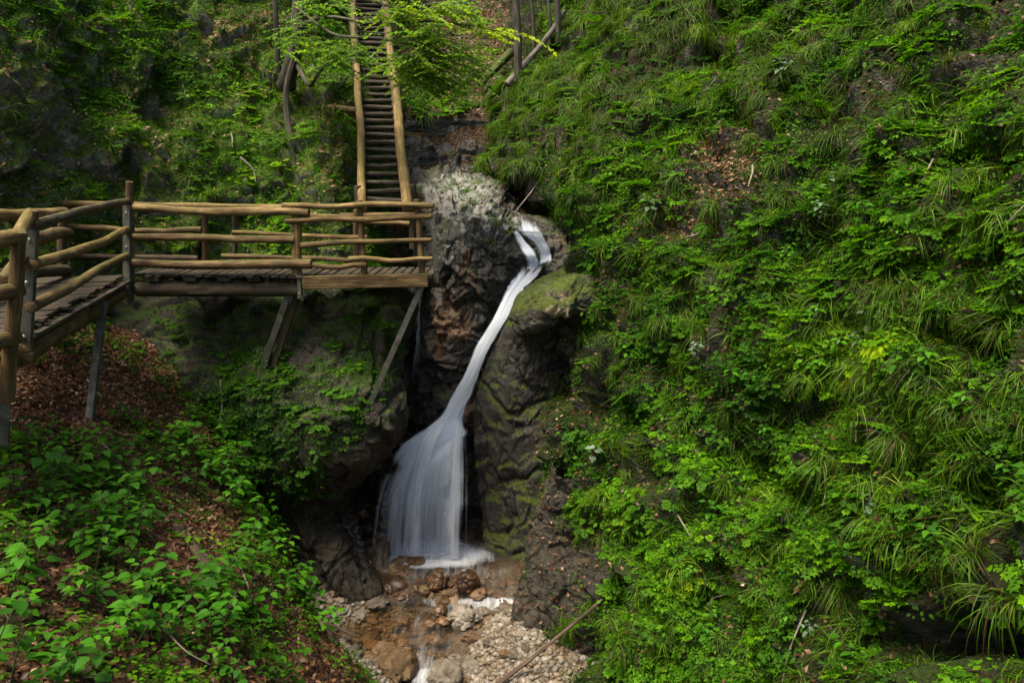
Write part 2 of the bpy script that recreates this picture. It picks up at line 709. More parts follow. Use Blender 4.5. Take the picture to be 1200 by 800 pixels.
# ------------------------------------------------------------------ terrain materials
M = {}
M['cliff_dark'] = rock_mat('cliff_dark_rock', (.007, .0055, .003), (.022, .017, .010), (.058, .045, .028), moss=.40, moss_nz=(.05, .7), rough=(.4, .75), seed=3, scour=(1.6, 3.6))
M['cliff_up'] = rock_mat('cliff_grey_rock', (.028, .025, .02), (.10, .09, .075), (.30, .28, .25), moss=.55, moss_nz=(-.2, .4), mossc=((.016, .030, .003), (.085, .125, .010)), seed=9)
M['rock_wet'] = rock_mat('wet_outcrop_rock', (.009, .008, .006), (.030, .025, .018), (.09, .078, .058), moss=.34, moss_nz=(.2, .8), rough=(.22, .55), lichen=(.24, .23, .195), stain=(.10, .045, .018), spec=.5, seed=21)
M['rock_moss'] = rock_mat('mossy_boulder_rock', (.008, .007, .005), (.024, .020, .014), (.065, .055, .04), moss=.46, moss_nz=(-.2, .5), mossc=((.016, .026, .002), (.075, .095, .007)), rough=(.25, .6), lichen=(.24, .19, .10), spec=.45, seed=33)
M['rock_back'] = rock_mat('smooth_canyon_rock', (.035, .033, .03), (.082, .077, .07), (.15, .14, .125), moss=.30, moss_nz=(.1, .7), rough=(.6, .85), seed=14, vert=.15)
M['soil_right'] = soil_mat('humus_slope', ((.006, .004, .002), (.018, .011, .006), (.055, .030, .015)), moss=.60, mossc=((.007, .012, .002), (.030, .050, .005)), rockc=((.022, .019, .015), (.06, .053, .042), (.13, .115, .09)), rock_nz=(-.05, .30))
M['soil_leaf'] = soil_mat('leaf_litter_slope', ((.016, .008, .004), (.06, .028, .013), (.15, .075, .04)), moss=.40)
M['soil_back'] = soil_mat('back_slope_soil', ((.018, .010, .006), (.06, .033, .018), (.13, .075, .042)), moss=.50, rockc=((.05, .046, .04), (.115, .107, .095), (.20, .19, .17)), rock_nz=(.05, .42))


def disp_slope(a1, a2, a3, s=0):
    def f(p, N):
        big = fbm(p, .42, 3, s)
        mid = fbm(p, 1.25, 4, s + 5, ridged=True)
        sm = fbm(p, 4.5, 4, s + 9)
        return a1 * big + a2 * mid + a3 * sm
    return f


def disp_rock(a1, a2, a3, fq=1.3, s=0, strata=0.0):
    def f(p, N):
        q = p + .25 * np.stack([fbm(p, 1.5, 3, s + k) for k in (1, 2, 3)], 1)
        big = fbm(q, .55, 3, s)
        fc = facet(q * np.array([1, 1, .7]), fq, s + 5)
        fc2 = facet(q, fq * 2.7, s + 15)
        rd = fbm(q, 2.2, 5, s + 9, ridged=True)
        fc3 = facet(q, fq * 6.5, s + 25)
        out = a1 * big + a2 * 1.25 * fc + a2 * .5 * fc2 + a2 * .16 * fc3 + a3 * rd
        for fr, w_, am in ((.9, .045, .16), (2.3, .06, .07)):   # open joints
            out = out - am * min(1, a2 * 6) * np.exp(-(vnoise(q * fr * np.array([1, 1, .8]) + 31.7, s + 33) / w_) ** 2)
        if strata:
            out = out + strata * fbm(q * np.array([1.0, 1.0, .25]), 2.2, 4, s + 20, ridged=True)
        return out
    return f


# right-hand hillside: a steep planted slope running from beside the camera to the falls
_rw = [
    (-260, [(620, 35), (700, 30), (800, 26), (950, 21), (1100, 16), (1260, 12.5), (1420, 10)]),
    (-120, [(610, 31), (680, 26.5), (800, 22.5), (950, 18), (1100, 14), (1250, 11), (1410, 9)]),
    (0, [(610, 26.5), (680, 23), (800, 19.5), (950, 15.7), (1100, 12.2), (1250, 9.7), (1400, 8.1)]),
    (100, [(600, 22.5), (672, 19.5), (780, 16.7), (930, 13.7), (1080, 10.9), (1230, 8.8), (1390, 7.3)]),
    (200, [(620, 19), (664, 16.5), (770, 14.4), (920, 12.0), (1075, 9.8), (1230, 8.0), (1385, 6.7)]),
    (300, [(745, 17.5), (704, 14.2), (780, 12.7), (920, 10.8), (1070, 8.9), (1230, 7.3), (1380, 6.1)]),
    (400, [(740, 16.5), (690, 13.3), (770, 11.9), (910, 10.1), (1070, 8.3), (1230, 6.8), (1380, 5.6)]),
    (500, [(725, 16), (676, 12.8), (760, 11.4), (900, 9.6), (1060, 7.8), (1225, 6.3), (1375, 5.2)]),
    (600, [(715, 15.5), (668, 12.3), (750, 10.9), (895, 9.1), (1055, 7.3), (1220, 5.9), (1370, 4.8)]),
    (700, [(700, 15), (650, 11.7), (745, 10.4), (890, 8.6), (1050, 6.8), (1215, 5.4), (1365, 4.4)]),
    (800, [(690, 14), (652, 10.9), (742, 9.7), (885, 8.1), (1045, 6.4), (1210, 5.0), (1360, 4.0)]),
    (960, [(690, 12.5), (655, 9.6), (745, 8.6), (880, 7.2), (1040, 5.7), (1205, 4.5), (1355, 3.6)]),
]
HOLLOWS = [(1120, 760, 120, 55, 1.0), (1060, 690, 40, 40, .6), (960, 500, 55, 40, .55), (880, 720, 26, 60, .6), (1160, 215, 60, 40, .6), (830, 85, 40, 22, .8), (1180, 600, 40, 60, .5),
           (1010, 480, 40, 40, .5), (905, 560, 34, 30, .5), (1080, 330, 60, 26, .45), (700, 770, 40, 40, .4), (780, 560, 26, 26, .4), (985, 600, 30, 40, .5), (1150, 410, 50, 24, .4), (1060, 120, 40, 26, .6)]


def d_hill(p, N):
    d = disp_slope(.42, .50, .12, 2)(p, N) + .22 * (.45 - np.abs(vnoise(p * 1.7 + 3.3, 44)) * 1.5)
    px, py = proj(p)
    w = 70 * fbm(p, .9, 3, 12)
    cut = np.zeros(len(p))
    for cx, cy, rx, ry, a in HOLLOWS:
        q = np.sqrt(((px + w * .5 - cx) / rx) ** 2 + ((py + w * .35 - cy) / ry) ** 2)
        # undercut: an abrupt lip above, running out gently below
        cut = np.maximum(cut, a * sstep(1.15, .75, q) * sstep(1.1, -.9, (py - cy) / ry))
    return d - cut


hill = Patch([[(x, y, d) for x, d in c] for y, c in _rw], 600, 470, d_hill, right=3)
hill.build('hillside', M['soil_right'], kind='structure')

# grassy spur above the falls, with a dark hollow under its edge
spur = Patch([
    [(690, -120, 29), (712, -120, 27), (740, -110, 24), (860, -100, 20), (930, -90, 22.5)],
    [(636, -10, 27), (664, -10, 24.5), (720, 0, 21), (830, 10, 17.5), (900, 20, 20.0)],
    [(614, 72, 24), (636, 78, 21.5), (690, 80, 18.6), (790, 90, 15.9), (860, 100, 18.4)],
    [(586, 128, 21), (606, 138, 19), (650, 150, 17.4), (745, 160, 15.2), (815, 170, 17.7)],
    [(584, 185, 19.5), (598, 190, 17.9), (625, 200, 16.8), (708, 215, 14.8), (778, 225, 17.3)],
    [(566, 188, 19.5), (584, 196, 18.5), (640, 214, 17.3), (700, 240, 15.4), (770, 250, 17.9)],
    [(575, 215, 19.6), (592, 225, 18.9), (645, 240, 17.8), (700, 270, 16.2), (770, 280, 18.7)],
    [(570, 270, 19.6), (595, 280, 18.8), (650, 300, 17.8), (700, 330, 16.6), (770, 340, 19.1)],
], 150, 190, disp_slope(.34, .40, .08, 31))
spur.build('hillside', M['soil_right'], kind='structure')

# canyon wall closing the gorge, with a leafy slope above it
back = Patch([
    [(200, -260, 46), (420, -260, 46), (560, -260, 45), (700, -260, 44), (900, -260, 42)],
    [(230, -120, 38), (430, -120, 37), (560, -120, 36), (700, -120, 35), (860, -120, 34)],
    [(300, -10, 30), (440, -10, 30.5), (560, -10, 29.5), (700, -10, 28), (820, -10, 28)],
    [(330, 70, 23), (450, 78, 23.5), (560, 80, 23.5), (690, 70, 25), (800, 70, 25)],
    [(350, 118, 19.6), (455, 128, 19.9), (555, 132, 20.3), (690, 130, 21.5), (800, 130, 22)],
    [(360, 150, 19.0), (465, 155, 19.3), (545, 150, 19.9), (690, 160, 21), (800, 160, 21)],
    [(370, 200, 18.9), (470, 205, 19.2), (545, 205, 19.6), (690, 210, 20.2), (800, 210, 20.2)],
    [(380, 280, 18.3), (475, 285, 18.5), (550, 285, 19.2), (690, 290, 19.4), (800, 290, 19.4)],
    [(390, 420, 17.4), (480, 420, 17.6), (550, 420, 18.2), (690, 420, 18.5), (800, 420, 18.5)],
], 240, 240, disp_rock(.28, .10, .03, .7, 41))
back.build('canyon_wall', M['soil_back'], kind='structure')

# upper left cliff behind the boardwalk
upper = Patch([
    [(-330, -320, 19), (-150, -320, 20), (0, -320, 22), (120, -320, 26), (250, -320, 29), (345, -320, 31), (400, -320, 33), (470, -320, 38)],
    [(-330, -130, 14), (-150, -130, 15), (0, -130, 16.4), (120, -130, 19), (250, -130, 21.5), (345, -130, 23), (396, -130, 24.5), (450, -130, 29)],
    [(-330, 0, 11.6), (-150, 0, 12.6), (0, 0, 13.6), (120, 0, 16), (250, 0, 18), (345, 0, 19.2), (392, 0, 20.5), (440, 0, 25)],
    [(-330, 120, 10.6), (-150, 120, 11.6), (0, 120, 12.6), (112, 120, 14.7), (245, 120, 16.1), (340, 120, 16.7), (404, 118, 16.6), (440, 115, 21)],
    [(-330, 230, 10.0), (-150, 235, 11.0), (0, 235, 12.0), (105, 235, 13.9), (232, 240, 14.8), (332, 235, 15.2), (404, 222, 15.0), (436, 215, 19)],
    [(-330, 330, 9.8), (-150, 330, 10.8), (0, 330, 11.9), (100, 330, 13.7), (232, 330, 14.6), (332, 330, 14.8), (410, 320, 14.6), (440, 310, 18)],
    [(-330, 470, 9.6), (-150, 470, 10.6), (0, 470, 11.6), (100, 470, 13.3), (232, 470, 14), (332, 470, 14.2), (410, 460, 14.2), (440, 460, 18)],
], 480, 330, disp_rock(.42, .26, .12, .85, 51, strata=.10), left=2)
upper.build('cliff', M['cliff_up'], smooth=False, kind='structure')

# dark overhanging cliff that carries the boardwalk
pillar = Patch([
    [(40, 318, 15), (150, 318, 14.6), (260, 318, 14.2), (360, 318, 13.9), (440, 318, 13.8), (490, 318, 14.1), (505, 318, 15.6), (480, 318, 18)],
    [(60, 365, 14.2), (155, 365, 13.6), (260, 365, 13.3), (360, 365, 13.0), (436, 365, 12.9), (474, 365, 13.3), (484, 365, 15), (470, 365, 18)],
    [(75, 430, 13.6), (160, 430, 13.0), (262, 430, 12.6), (360, 430, 12.3), (424, 430, 12.3), (450, 430, 12.7), (460, 430, 14.2), (450, 430, 17)],
    [(80, 490, 13.2), (165, 490, 12.7), (264, 490, 12.2), (360, 490, 11.9), (430, 490, 11.9), (460, 490, 12.4), (466, 490, 14), (450, 490, 17)],
    [(90, 540, 13), (170, 540, 12.6), (266, 540, 12.2), (355, 540, 11.9), (408, 540, 11.9), (434, 540, 12.4), (438, 540, 14), (420, 540, 17)],
    [(95, 595, 13.30), (172, 595, 12.90), (266, 595, 12.60), (345, 595, 12.40), (364, 595, 12.40), (392, 600, 12.80), (394, 600, 14.30), (384, 595, 17.30)],
    [(95, 650, 13.18), (175, 650, 12.78), (268, 650, 12.48), (348, 650, 12.28), (380, 650, 12.28), (406, 650, 12.68), (406, 650, 14.38), (410, 650, 17.38)],
    [(95, 695, 12.95), (178, 695, 12.55), (272, 695, 12.15), (355, 695, 12.05), (420, 695, 12.05), (450, 690, 12.45), (448, 680, 14.15), (420, 680, 17.55)],
    [(95, 770, 12.75), (180, 770, 12.35), (276, 770, 12.05), (360, 770, 12.05), (425, 770, 12.05), (458, 770, 12.35), (458, 740, 14.05), (430, 740, 17.85)],
], 300, 290, disp_rock(.22, .11, .05, 1.15, 61, strata=.05))
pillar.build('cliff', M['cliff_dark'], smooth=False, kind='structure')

# left bank, covered with beech litter, coming down from under the boardwalk to the stream
bank = Patch([
    [(-330, 330, 9.2), (-150, 350, 10.5), (-20, 365, 11.6), (70, 375, 12.4), (150, 385, 13.2), (220, 395, 14), (300, 420, 16), (330, 460, 17)],
    [(-320, 415, 7.9), (-150, 430, 9.0), (-10, 440, 10.1), (85, 448, 11.0), (160, 455, 11.8), (220, 470, 12.4), (275, 500, 13.6), (320, 540, 14)],
    [(-300, 490, 6.8), (-150, 500, 7.8), (0, 505, 8.7), (95, 510, 9.6), (175, 520, 10.3), (240, 540, 10.8), (280, 575, 12), (330, 620, 13)],
    [(-290, 570, 5.8), (-150, 575, 6.6), (0, 580, 7.3), (105, 585, 8.1), (200, 595, 8.8), (275, 615, 9.6), (310, 660, 10.6), (350, 690, 12)],
    [(-270, 645, 5.0), (-150, 650, 5.6), (0, 650, 6.2), (115, 652, 6.9), (225, 660, 7.7), (318, 680, 8.8), (345, 720, 9.6), (380, 745, 10.8)],
    [(-250, 722, 4.3), (-150, 725, 4.8), (0, 725, 5.3), (125, 725, 5.9), (255, 730, 6.8), (365, 745, 8.3), (395, 775, 8.9), (420, 790, 10)],
    [(-230, 800, 3.7), (-150, 800, 4.1), (0, 800, 4.5), (135, 800, 5.1), (280, 800, 6.0), (422, 800, 8.1), (445, 830, 8.6), (465, 845, 9.6)],
    [(-220, 930, 3.0), (-140, 930, 3.3), (0, 930, 3.7), (140, 930, 4.2), (300, 930, 5.1), (470, 920, 7.2), (500, 940, 7.8), (520, 945, 8.6)],
], 460, 300, disp_slope(.13, .10, .05, 71), left=3)
bank.build('bank', M['soil_leaf'], kind='structure')


# rock left of the falls (lichen-white crown) and the groove the water slides in
def d_out(p, N):
    d = disp_rock(.20, .16, .09, 1.7, 81)(p, N)
    px, py = proj(p)
    groove = sstep(590, 625, px) * sstep(300, 250, py)
    return d * (1 - .7 * groove)


outcrop = Patch([
    [(470, 205, 18.2), (500, 208, 18), (532, 206, 18.2), (575, 214, 18.4), (612, 230, 18.6), (640, 240, 18.8), (700, 240, 18.8)],
    [(480, 228, 16.6), (508, 224, 16.2), (535, 216, 16.4), (572, 232, 16.6), (598, 248, 16.9), (628, 252, 17.2), (690, 256, 17.2)],
    [(484, 255, 15.4), (508, 250, 14.9), (538, 248, 14.9), (572, 252, 15.1), (598, 262, 15.3), (622, 262, 15.9), (680, 270, 16.1)],
    [(486, 300, 14.9), (508, 298, 14.3), (540, 292, 14.1), (576, 288, 14.2), (602, 292, 14.5), (630, 296, 15.2), (680, 300, 15.4)],
    [(484, 350, 14.8), (506, 350, 14.2), (538, 350, 14.0), (568, 348, 14.1), (592, 345, 14.6), (620, 340, 14.9), (680, 345, 15)],
    [(480, 400, 14.8), (500, 400, 14.3), (528, 400, 14.0), (552, 400, 14.1), (574, 398, 14.4), (610, 395, 14.6), (680, 400, 14.8)],
    [(474, 450, 14.9), (492, 450, 14.5), (514, 450, 14.2), (536, 452, 14.15), (560, 452, 14.3), (600, 450, 14.5), (680, 450, 14.6)],
    [(450, 490, 15.2), (470, 490, 14.8), (500, 492, 14.3), (528, 495, 14.0), (556, 500, 14.1), (600, 500, 14.4), (680, 500, 14.6)],
    [(350, 540, 16.2), (425, 540, 15.5), (470, 540, 14.9), (510, 540, 14.5), (560, 540, 14.4), (600, 540, 14.6), (680, 540, 14.8)],
    [(320, 600, 16.2), (405, 600, 15.5), (465, 600, 14.9), (510, 600, 14.6), (560, 600, 14.5), (600, 600, 14.6), (680, 600, 14.8)],
    [(320, 680, 15.8), (400, 680, 15.0), (465, 680, 14.3), (510, 680, 14.1), (560, 680, 14.1), (600, 680, 14.2), (680, 680, 14.4)],
], 240, 330, d_out)
_px, _py = proj(outcrop.G)
_lich = blob(_px, _py, [(540, 230, 50, 30, .72), (570, 258, 46, 20, .62), (600, 255, 18, 10, .5), (528, 290, 24, 40, .38), (500, 225, 14, 14, .8)])
_lich = _lich * sstep(-.25, .35, outcrop.N[..., 2])
outcrop.build('rock_outcrop', M['rock_wet'], attrs={'lichen': _lich}, label='dark wet rock outcrop with lichen white crown left of the waterfall', cat='rock', smooth=False)

# mossy rock right of the falls, with an overhanging brow
def d_boulder(p, N):
    px, py = proj(p)
    return disp_rock(.12, .075, .035, 1.2, 91)(p, N) * (.3 + .7 * np.maximum(sstep(586, 632, px), sstep(400, 470, py)))


boulder = Patch([
    [(654, 297, 16.2), (669, 302, 16.0), (684, 300, 16), (724, 302, 16)],
    [(626, 330, 14.6), (654, 320, 14.4), (676, 314, 14.2), (724, 312, 14.4)],
    [(610, 345, 13.6), (644, 335, 13.1), (669, 328, 12.9), (718, 330, 13.2)],
    [(602, 360, 13.4), (632, 356, 12.65), (658, 348, 12.5), (717, 353, 12.8)],
    [(596, 373, 13.4), (626, 379, 12.75), (656, 371, 12.55), (717, 377, 12.9)],
    [(584, 398, 13.5), (620, 395, 13.15), (660, 391, 13.3), (722, 393, 13.8)],
    [(568, 432, 13.6), (612, 430, 13.3), (654, 430, 13.6), (722, 430, 14)],
    [(556, 480, 13.6), (603, 480, 13.3), (647, 480, 13.4), (717, 480, 13.9)],
    [(557, 530, 13.6), (603, 530, 13.3), (644, 530, 13.2), (712, 530, 13.6)],
    [(562, 580, 13.6), (601, 580, 13.3), (641, 580, 13.1), (706, 580, 13.4)],
    [(567, 625, 13.5), (603, 630, 13.2), (640, 635, 12.9), (700, 640, 13)],
    [(570, 655, 13.3), (605, 660, 13.0), (640, 670, 12.7), (700, 680, 12.8)],
    [(570, 740, 13.1), (605, 740, 12.8), (640, 740, 12.5), (700, 740, 12.6)],
], 170, 270, d_boulder)
# wrap the water-side edge backwards so the rock has a flank
_px, _py = proj(boulder.G)
_lich = blob(_px, _py, [(652, 350, 20, 28, .6), (628, 338, 12, 8, .4)])
boulder.build('rock_outcrop', M['rock_moss'], attrs={'lichen': _lich}, label='mossy rock with overhanging brow right of the waterfall', cat='rock', smooth=False)

# ribbed rock foot of the hillside beside the pool
butt = Patch([
    [(700, 520, 13.15), (664, 530, 12.15), (650, 545, 11.85), (662, 560, 11.55), (720, 560, 11.55)],
    [(690, 570, 13.05), (646, 580, 12.05), (636, 590, 11.75), (660, 600, 11.45), (720, 600, 11.25)],
    [(680, 620, 12.85), (630, 626, 11.95), (626, 630, 11.65), (655, 640, 11.35), (720, 640, 10.95)],
    [(670, 670, 12.65), (616, 672, 11.75), (618, 676, 11.45), (650, 680, 11.15), (720, 690, 10.65)],
    [(665, 710, 12.35), (608, 712, 11.55), (616, 716, 11.25), (648, 716, 11.00), (700, 730, 10.55)],
    [(665, 760, 12.05), (608, 760, 11.25), (620, 765, 11.05), (650, 765, 10.85), (700, 780, 10.35)],
], 120, 170, disp_rock(.06, .07, .05, 2.6, 101, strata=.05))
butt.build('rock_outcrop', M['cliff_dark'], None, 'ribbed grey brown rock foot at the right edge of the pool', 'rock', smooth=False)

# ------------------------------------------------------------------ stream bed and water levels
_cx = np.array([[8.2, -1.15, .40], [9.4, -1.1, .38], [10.4, -1.2, .40], [10.9, -1.5, .66], [11.3, -1.7, 1.0], [11.7, -1.45, 1.0], [12.0, -1.08, 1.22], [13.0, -1.1, 1.36], [14, -1.1, 1.7], [16, -1.1, 2.1]])


def z_water(y, x=None):
    y = np.asarray(y, float)
    if x is not None:   # the little step runs unevenly across the stream
        xx = np.asarray(x, float)
        y = y + .16 * np.sin(xx * 2.7 + 1.0) + .05 * np.sin(xx * 6.3)
    z = np.interp(y, [8.2, 9.6, 10.4, 11.2, 12.0, 12.15, 12.62, 12.75, 16], [-7.62, -7.42, -7.22, -7.06, -6.93, -6.88, -6.64, -6.59, -6.55])
    return z + ZC


def z_bed(x, y):
    c = np.interp(y, _cx[:, 0], _cx[:, 1])
    w = np.interp(y, _cx[:, 0], _cx[:, 2])
    q = np.abs(x - c) - w
    pt = np.stack([x, y, np.zeros_like(x)], 1)
    z = z_water(y, x) + np.where(q < 0, -.14 * sstep(0, -.35, q), .22 * sstep(0, .7, q) + .10 * np.clip(q, 0, 4))
    return z + .05 * fbm(pt, 2.2, 4, 5) + .022 * fbm(pt, 9, 3, 6)


gx, gy = np.meshgrid(np.linspace(-5.5, 4.0, 240), np.linspace(6.0, 16.5, 270))
gz = z_bed(gx.ravel(), gy.ravel()).reshape(gx.shape)
gidx = np.arange(gx.size).reshape(gx.shape)
Qg = np.stack([gidx[:-1, :-1], gidx[:-1, 1:], gidx[1:, 1:], gidx[1:, :-1]], -1).reshape(-1, 4)
mb_, nt = newmat('gravel_bed')
pos = wpos(nt)
vo = nt.nodes.new('ShaderNodeTexVoronoi')
vo.inputs['Scale'].default_value = 17
nt.links.new(pos, vo.inputs['Vector'])
sp_ = nt.nodes.new('ShaderNodeSeparateColor')
nt.links.new(vo.outputs['Color'], sp_.inputs[0])
colb = ramp_n(nt, math_n(nt, 'ADD', math_n(nt, 'MULTIPLY', sp_.outputs[0], .6), math_n(nt, 'MULTIPLY', noise_n(nt, pos, 5, 6, .7), .4)),
              [(.2, (.03, .017, .008)), (.45, (.085, .055, .03)), (.7, (.18, .14, .10))])
out_n(nt, pbsdf(nt, colb, .7, .3, bump_n(nt, vo.outputs['Distance'], -.9, .06)))
tag(link('stream_bed', mesh_np('stream_bed', np.stack([gx, gy, gz], -1).reshape(-1, 3), Qg, mb_)), kind='structure')

# ground far below and round everything, so that no edge of the world shows
gm = soil_mat('valley_floor_soil', ((.02, .015, .008), (.04, .03, .015), (.06, .05, .03)), moss=.6)
gs = np.linspace(-160, 160, 33)
gX, gY = np.meshgrid(gs, gs)
gZ = -3.0 + .0 * gX
gi = np.arange(gX.size).reshape(gX.shape)
Qv = np.stack([gi[:-1, :-1], gi[:-1, 1:], gi[1:, 1:], gi[1:, :-1]], -1).reshape(-1, 4)
tag(link('ground', mesh_np('ground', np.stack([gX, gY, gZ], -1).reshape(-1, 3), Qv, gm)), kind='structure')


def surf(px, py, pools=None):
    """Nearest terrain point along the sight line of a photo pixel, with its normal."""
    best = None
    for q in (pools or POOLS):
        ix, iy = q._p
        d2 = (ix - px) ** 2 + (iy - py) ** 2
        m = d2 < 60
        if not m.any():
            continue
        dd = np.where(m, q.G[..., 1] + d2 * .02, 1e9)
        k = np.unravel_index(np.argmin(dd), dd.shape)
        if best is None or dd[k] < best[2]:
            best = (q.G[k], q.N[k], dd[k])
    return (best[0], best[1]) if best else (P(px, py, 12), np.array([0, 0, 1.0]))


POOLS = [hill, spur, back, upper, pillar, bank, outcrop, boulder, butt]
for q in POOLS:
    q._p = proj(q.G)
# ------------------------------------------------------------------ boardwalk
M['log'] = wood_mat('weathered_log', (.020, .011, .004), (.080, .047, .017), (.185, .118, .048), moss=.40)
M['log_pale'] = wood_mat('pale_peeled_log', (.034, .018, .006), (.130, .080, .028), (.29, .19, .078), moss=.42, mossc=(.085, .075, .010))
M['plank'] = wood_mat('deck_plank', (.011, .008, .005), (.034, .025, .016), (.080, .061, .041), moss=.25)
M['beam'] = wood_mat('dark_beam', (.016, .011, .007), (.048, .034, .019), (.10, .072, .04), moss=.35)
M['steel'] = steel_mat('galvanised_steel')
m_, nt = newmat('bolt_steel')
out_n(nt, pbsdf(nt, (.32, .32, .31), .35, .5, None, .8))
M['bolt'] = m_

ZD = P(250, 322, 12.1)[2]            # deck level
A0 = P(152, 330, 12.2)
walk_o = np.array([A0[0], A0[1], ZD])
walk = root('boardwalk', walk_o, 'log railed wooden boardwalk on steel struts along the left cliff', 'boardwalk')


def wander(a, b, n, amp, seed):
    """A slightly crooked line from a to b."""
    t = np.linspace(0, 1, n)
    p = a + (b - a) * t[:, None]
    q = np.stack([t * 2.3 + seed, np.full(n, seed * 1.7), np.zeros(n)], 1)
    w = np.stack([fbm(q, 1, 2, 3), fbm(q, 1, 2, 7), fbm(q, 1, 2, 9)], 1) * amp
    return p + w * np.sin(t * math.pi)[:, None]


_rl = [0]


def rail(a, b, r0, r1=None, mat='log', parent=None, name='rail', amp=.05, label=None):
    _rl[0] += 1
    parent = parent or walk
    n = max(5, int(np.linalg.norm(np.asarray(b) - a) / .16))
    pts = wander(np.asarray(a, float), np.asarray(b, float), n, amp, _rl[0] * 3.1)
    r = np.linspace(r0, r1 or r0, n)
    o = MB().tube(pts, r, 12, rough=.07).build(name, M[mat], parent)
    if label:
        o['label'] = label
    return o


def bolts(parent, pts, out, r=.012, org=None):
    """Bolt heads with washers, each a part of its own."""
    out = np.asarray(out, float)
    for p in pts:
        p = np.asarray(p, float)
        mb = MB().tube([p - out * .004, p + out * .006], r * 1.9, 10, cap=True)
        mb.tube([p + out * .004, p + out * .020], r, 6, cap=True)
        mb.build('bolt', M['bolt'], parent, org, smooth=False)


def post(top, bot, r, mat='log', parent=None, channel=None, rough=.05, cut=.02):
    """A log post; channel = (share of height from the top where the steel channel starts, facing vector)."""
    parent = parent or walk
    top, bot = np.asarray(top, float), np.asarray(bot, float)
    n = 9
    pts = wander(top, bot, n, .015, top[0] * 3)
    rr = np.linspace(r * .96, r * 1.03, n)
    o = MB().tube(pts, rr, 14, rough=rough).build('post', M[mat], parent)
    if channel:
        f0, face, low = channel
        face = np.asarray(face, float)
        face /= np.linalg.norm(face)
        s = top + (bot - top) * f0
        e = bot + (bot - top) * low
        ax = (e - s) / np.linalg.norm(e - s)
        side = np.cross(ax, face)
        side /= np.linalg.norm(side)
        L = np.linalg.norm(e - s) / 2
        c = (s + e) / 2 + face * (r + .006)
        mb = MB().box(c, side * (r * 1.0), face * .005, ax * L, .002)
        for sg in (-1, 1):
            mb.box(c + side * sg * (r * 1.0 + .004) - face * r * .75, side * .004, face * (r * .75 + .005), ax * L, .002)
        b = mb.build('steel_channel', M['steel'], o, walk_o, smooth=False)
        bp = [s + (e - s) * t + face * (r + .012) for t in (.08, .42, .86)]
        bolts(o, bp, face, .011, walk_o)
    return o


def sub_fix(o):
    pass


# MB.build with a post parent: the post shares the boardwalk's origin, so children use the same offset
_old_build = MB.build


def _build(self, name, mat, parent=None, origin=None, smooth=True):
    if parent is not None and origin is None and 'org' not in parent.keys():
        origin = np.array(parent.parent['org'])
    return _old_build(self, name, mat, parent, origin, smooth)


MB.build = _build

PX2M = 1 / F


def W(px, d):
    return px * d / F / 2 * .83      # radius of something px photo pixels thick at distance d


# posts along the front of the long section
fwd = np.array([0, -1.0, 0])
pA = post(P(152, 213, 12.2), P(152, 352, 12.2), W(11, 12.2), 'log', channel=(.19, (-.35, -1, 0), .02))
post(P(347.5, 245, 12.05), P(348, 322, 12.05), W(14, 12.05), 'log_pale', channel=None)
post(P(421, 235, 11.95), P(428, 326, 11.95), W(9, 11.95), 'log')
post(P(488, 234, 11.85), P(495, 326, 11.85), W(9, 11.85), 'log')
# back posts
post(P(240, 252, 13.35), P(240, 322, 13.35), W(8.5, 13.35), 'log')
post(P(275, 252, 13.35), P(275, 322, 13.35), W(8, 13.35), 'beam')
post(P(417, 246, 13.3), P(417, 318, 13.3), W(8, 13.3), 'log')
post(P(66, 232, 13.2), P(66, 300, 13.2), W(8, 13.2), 'beam')
# steel end post and bracket under post B
for (a, b, w, dd) in ((P(507, 250, 12.3), P(512, 332, 12.3), .036, .03), (P(350.5, 318, 12.0), P(351, 350, 12.0), .03, .03), (P(357, 325, 12.1), P(357.5, 350, 12.1), .012, .03)):
    ax = (b - a)
    L = np.linalg.norm(ax)
    ax /= L
    s = np.cross(ax, fwd)
    s /= np.linalg.norm(s)
    f2 = np.cross(s, ax)
    mb = MB().box((a + b) / 2, s * w, f2 * .005, ax * L / 2, .002)
    mb.box((a + b) / 2 + s * (w - .004) - f2 * dd * .8, s * .004, f2 * dd * .75, ax * (L / 2 - .003), .002)
    o = mb.build('steel_bracket', M['steel'], walk, smooth=False)
    bolts(o, [a + ax * L * t - f2 * .006 for t in (.2, .8)], -f2 if np.dot(f2, fwd) < 0 else f2, .011, walk_o)

# rails of the long section: front left of post B
rail(P(157, 243, 12.10), P(362, 249, 11.98), W(11, 12), W(12, 12), 'log_pale')
rail(P(156, 278, 12.12), P(345, 281, 12.0), W(10, 12), W(11, 12))
rail(P(156, 308, 12.12), P(365, 309, 11.98), W(12, 12), W(14, 12))
# front right of post B
rail(P(331, 241, 12.0), P(508, 241, 11.78), W(8, 12), W(8, 12), 'log_pale')
rail(P(335, 259, 12.0), P(506, 253, 11.8), W(9, 12), W(8, 12), 'log_pale')
rail(P(353, 288, 12.0), P(506, 281, 11.8), W(9, 12), W(6, 12), 'log')
rail(P(409, 303.5, 11.8), P(507, 303, 11.76), W(8, 12), W(6, 12), 'log_pale')
rail(P(354, 312, 12.0), P(430, 311, 11.9), W(8, 12), W(7, 12), 'log')
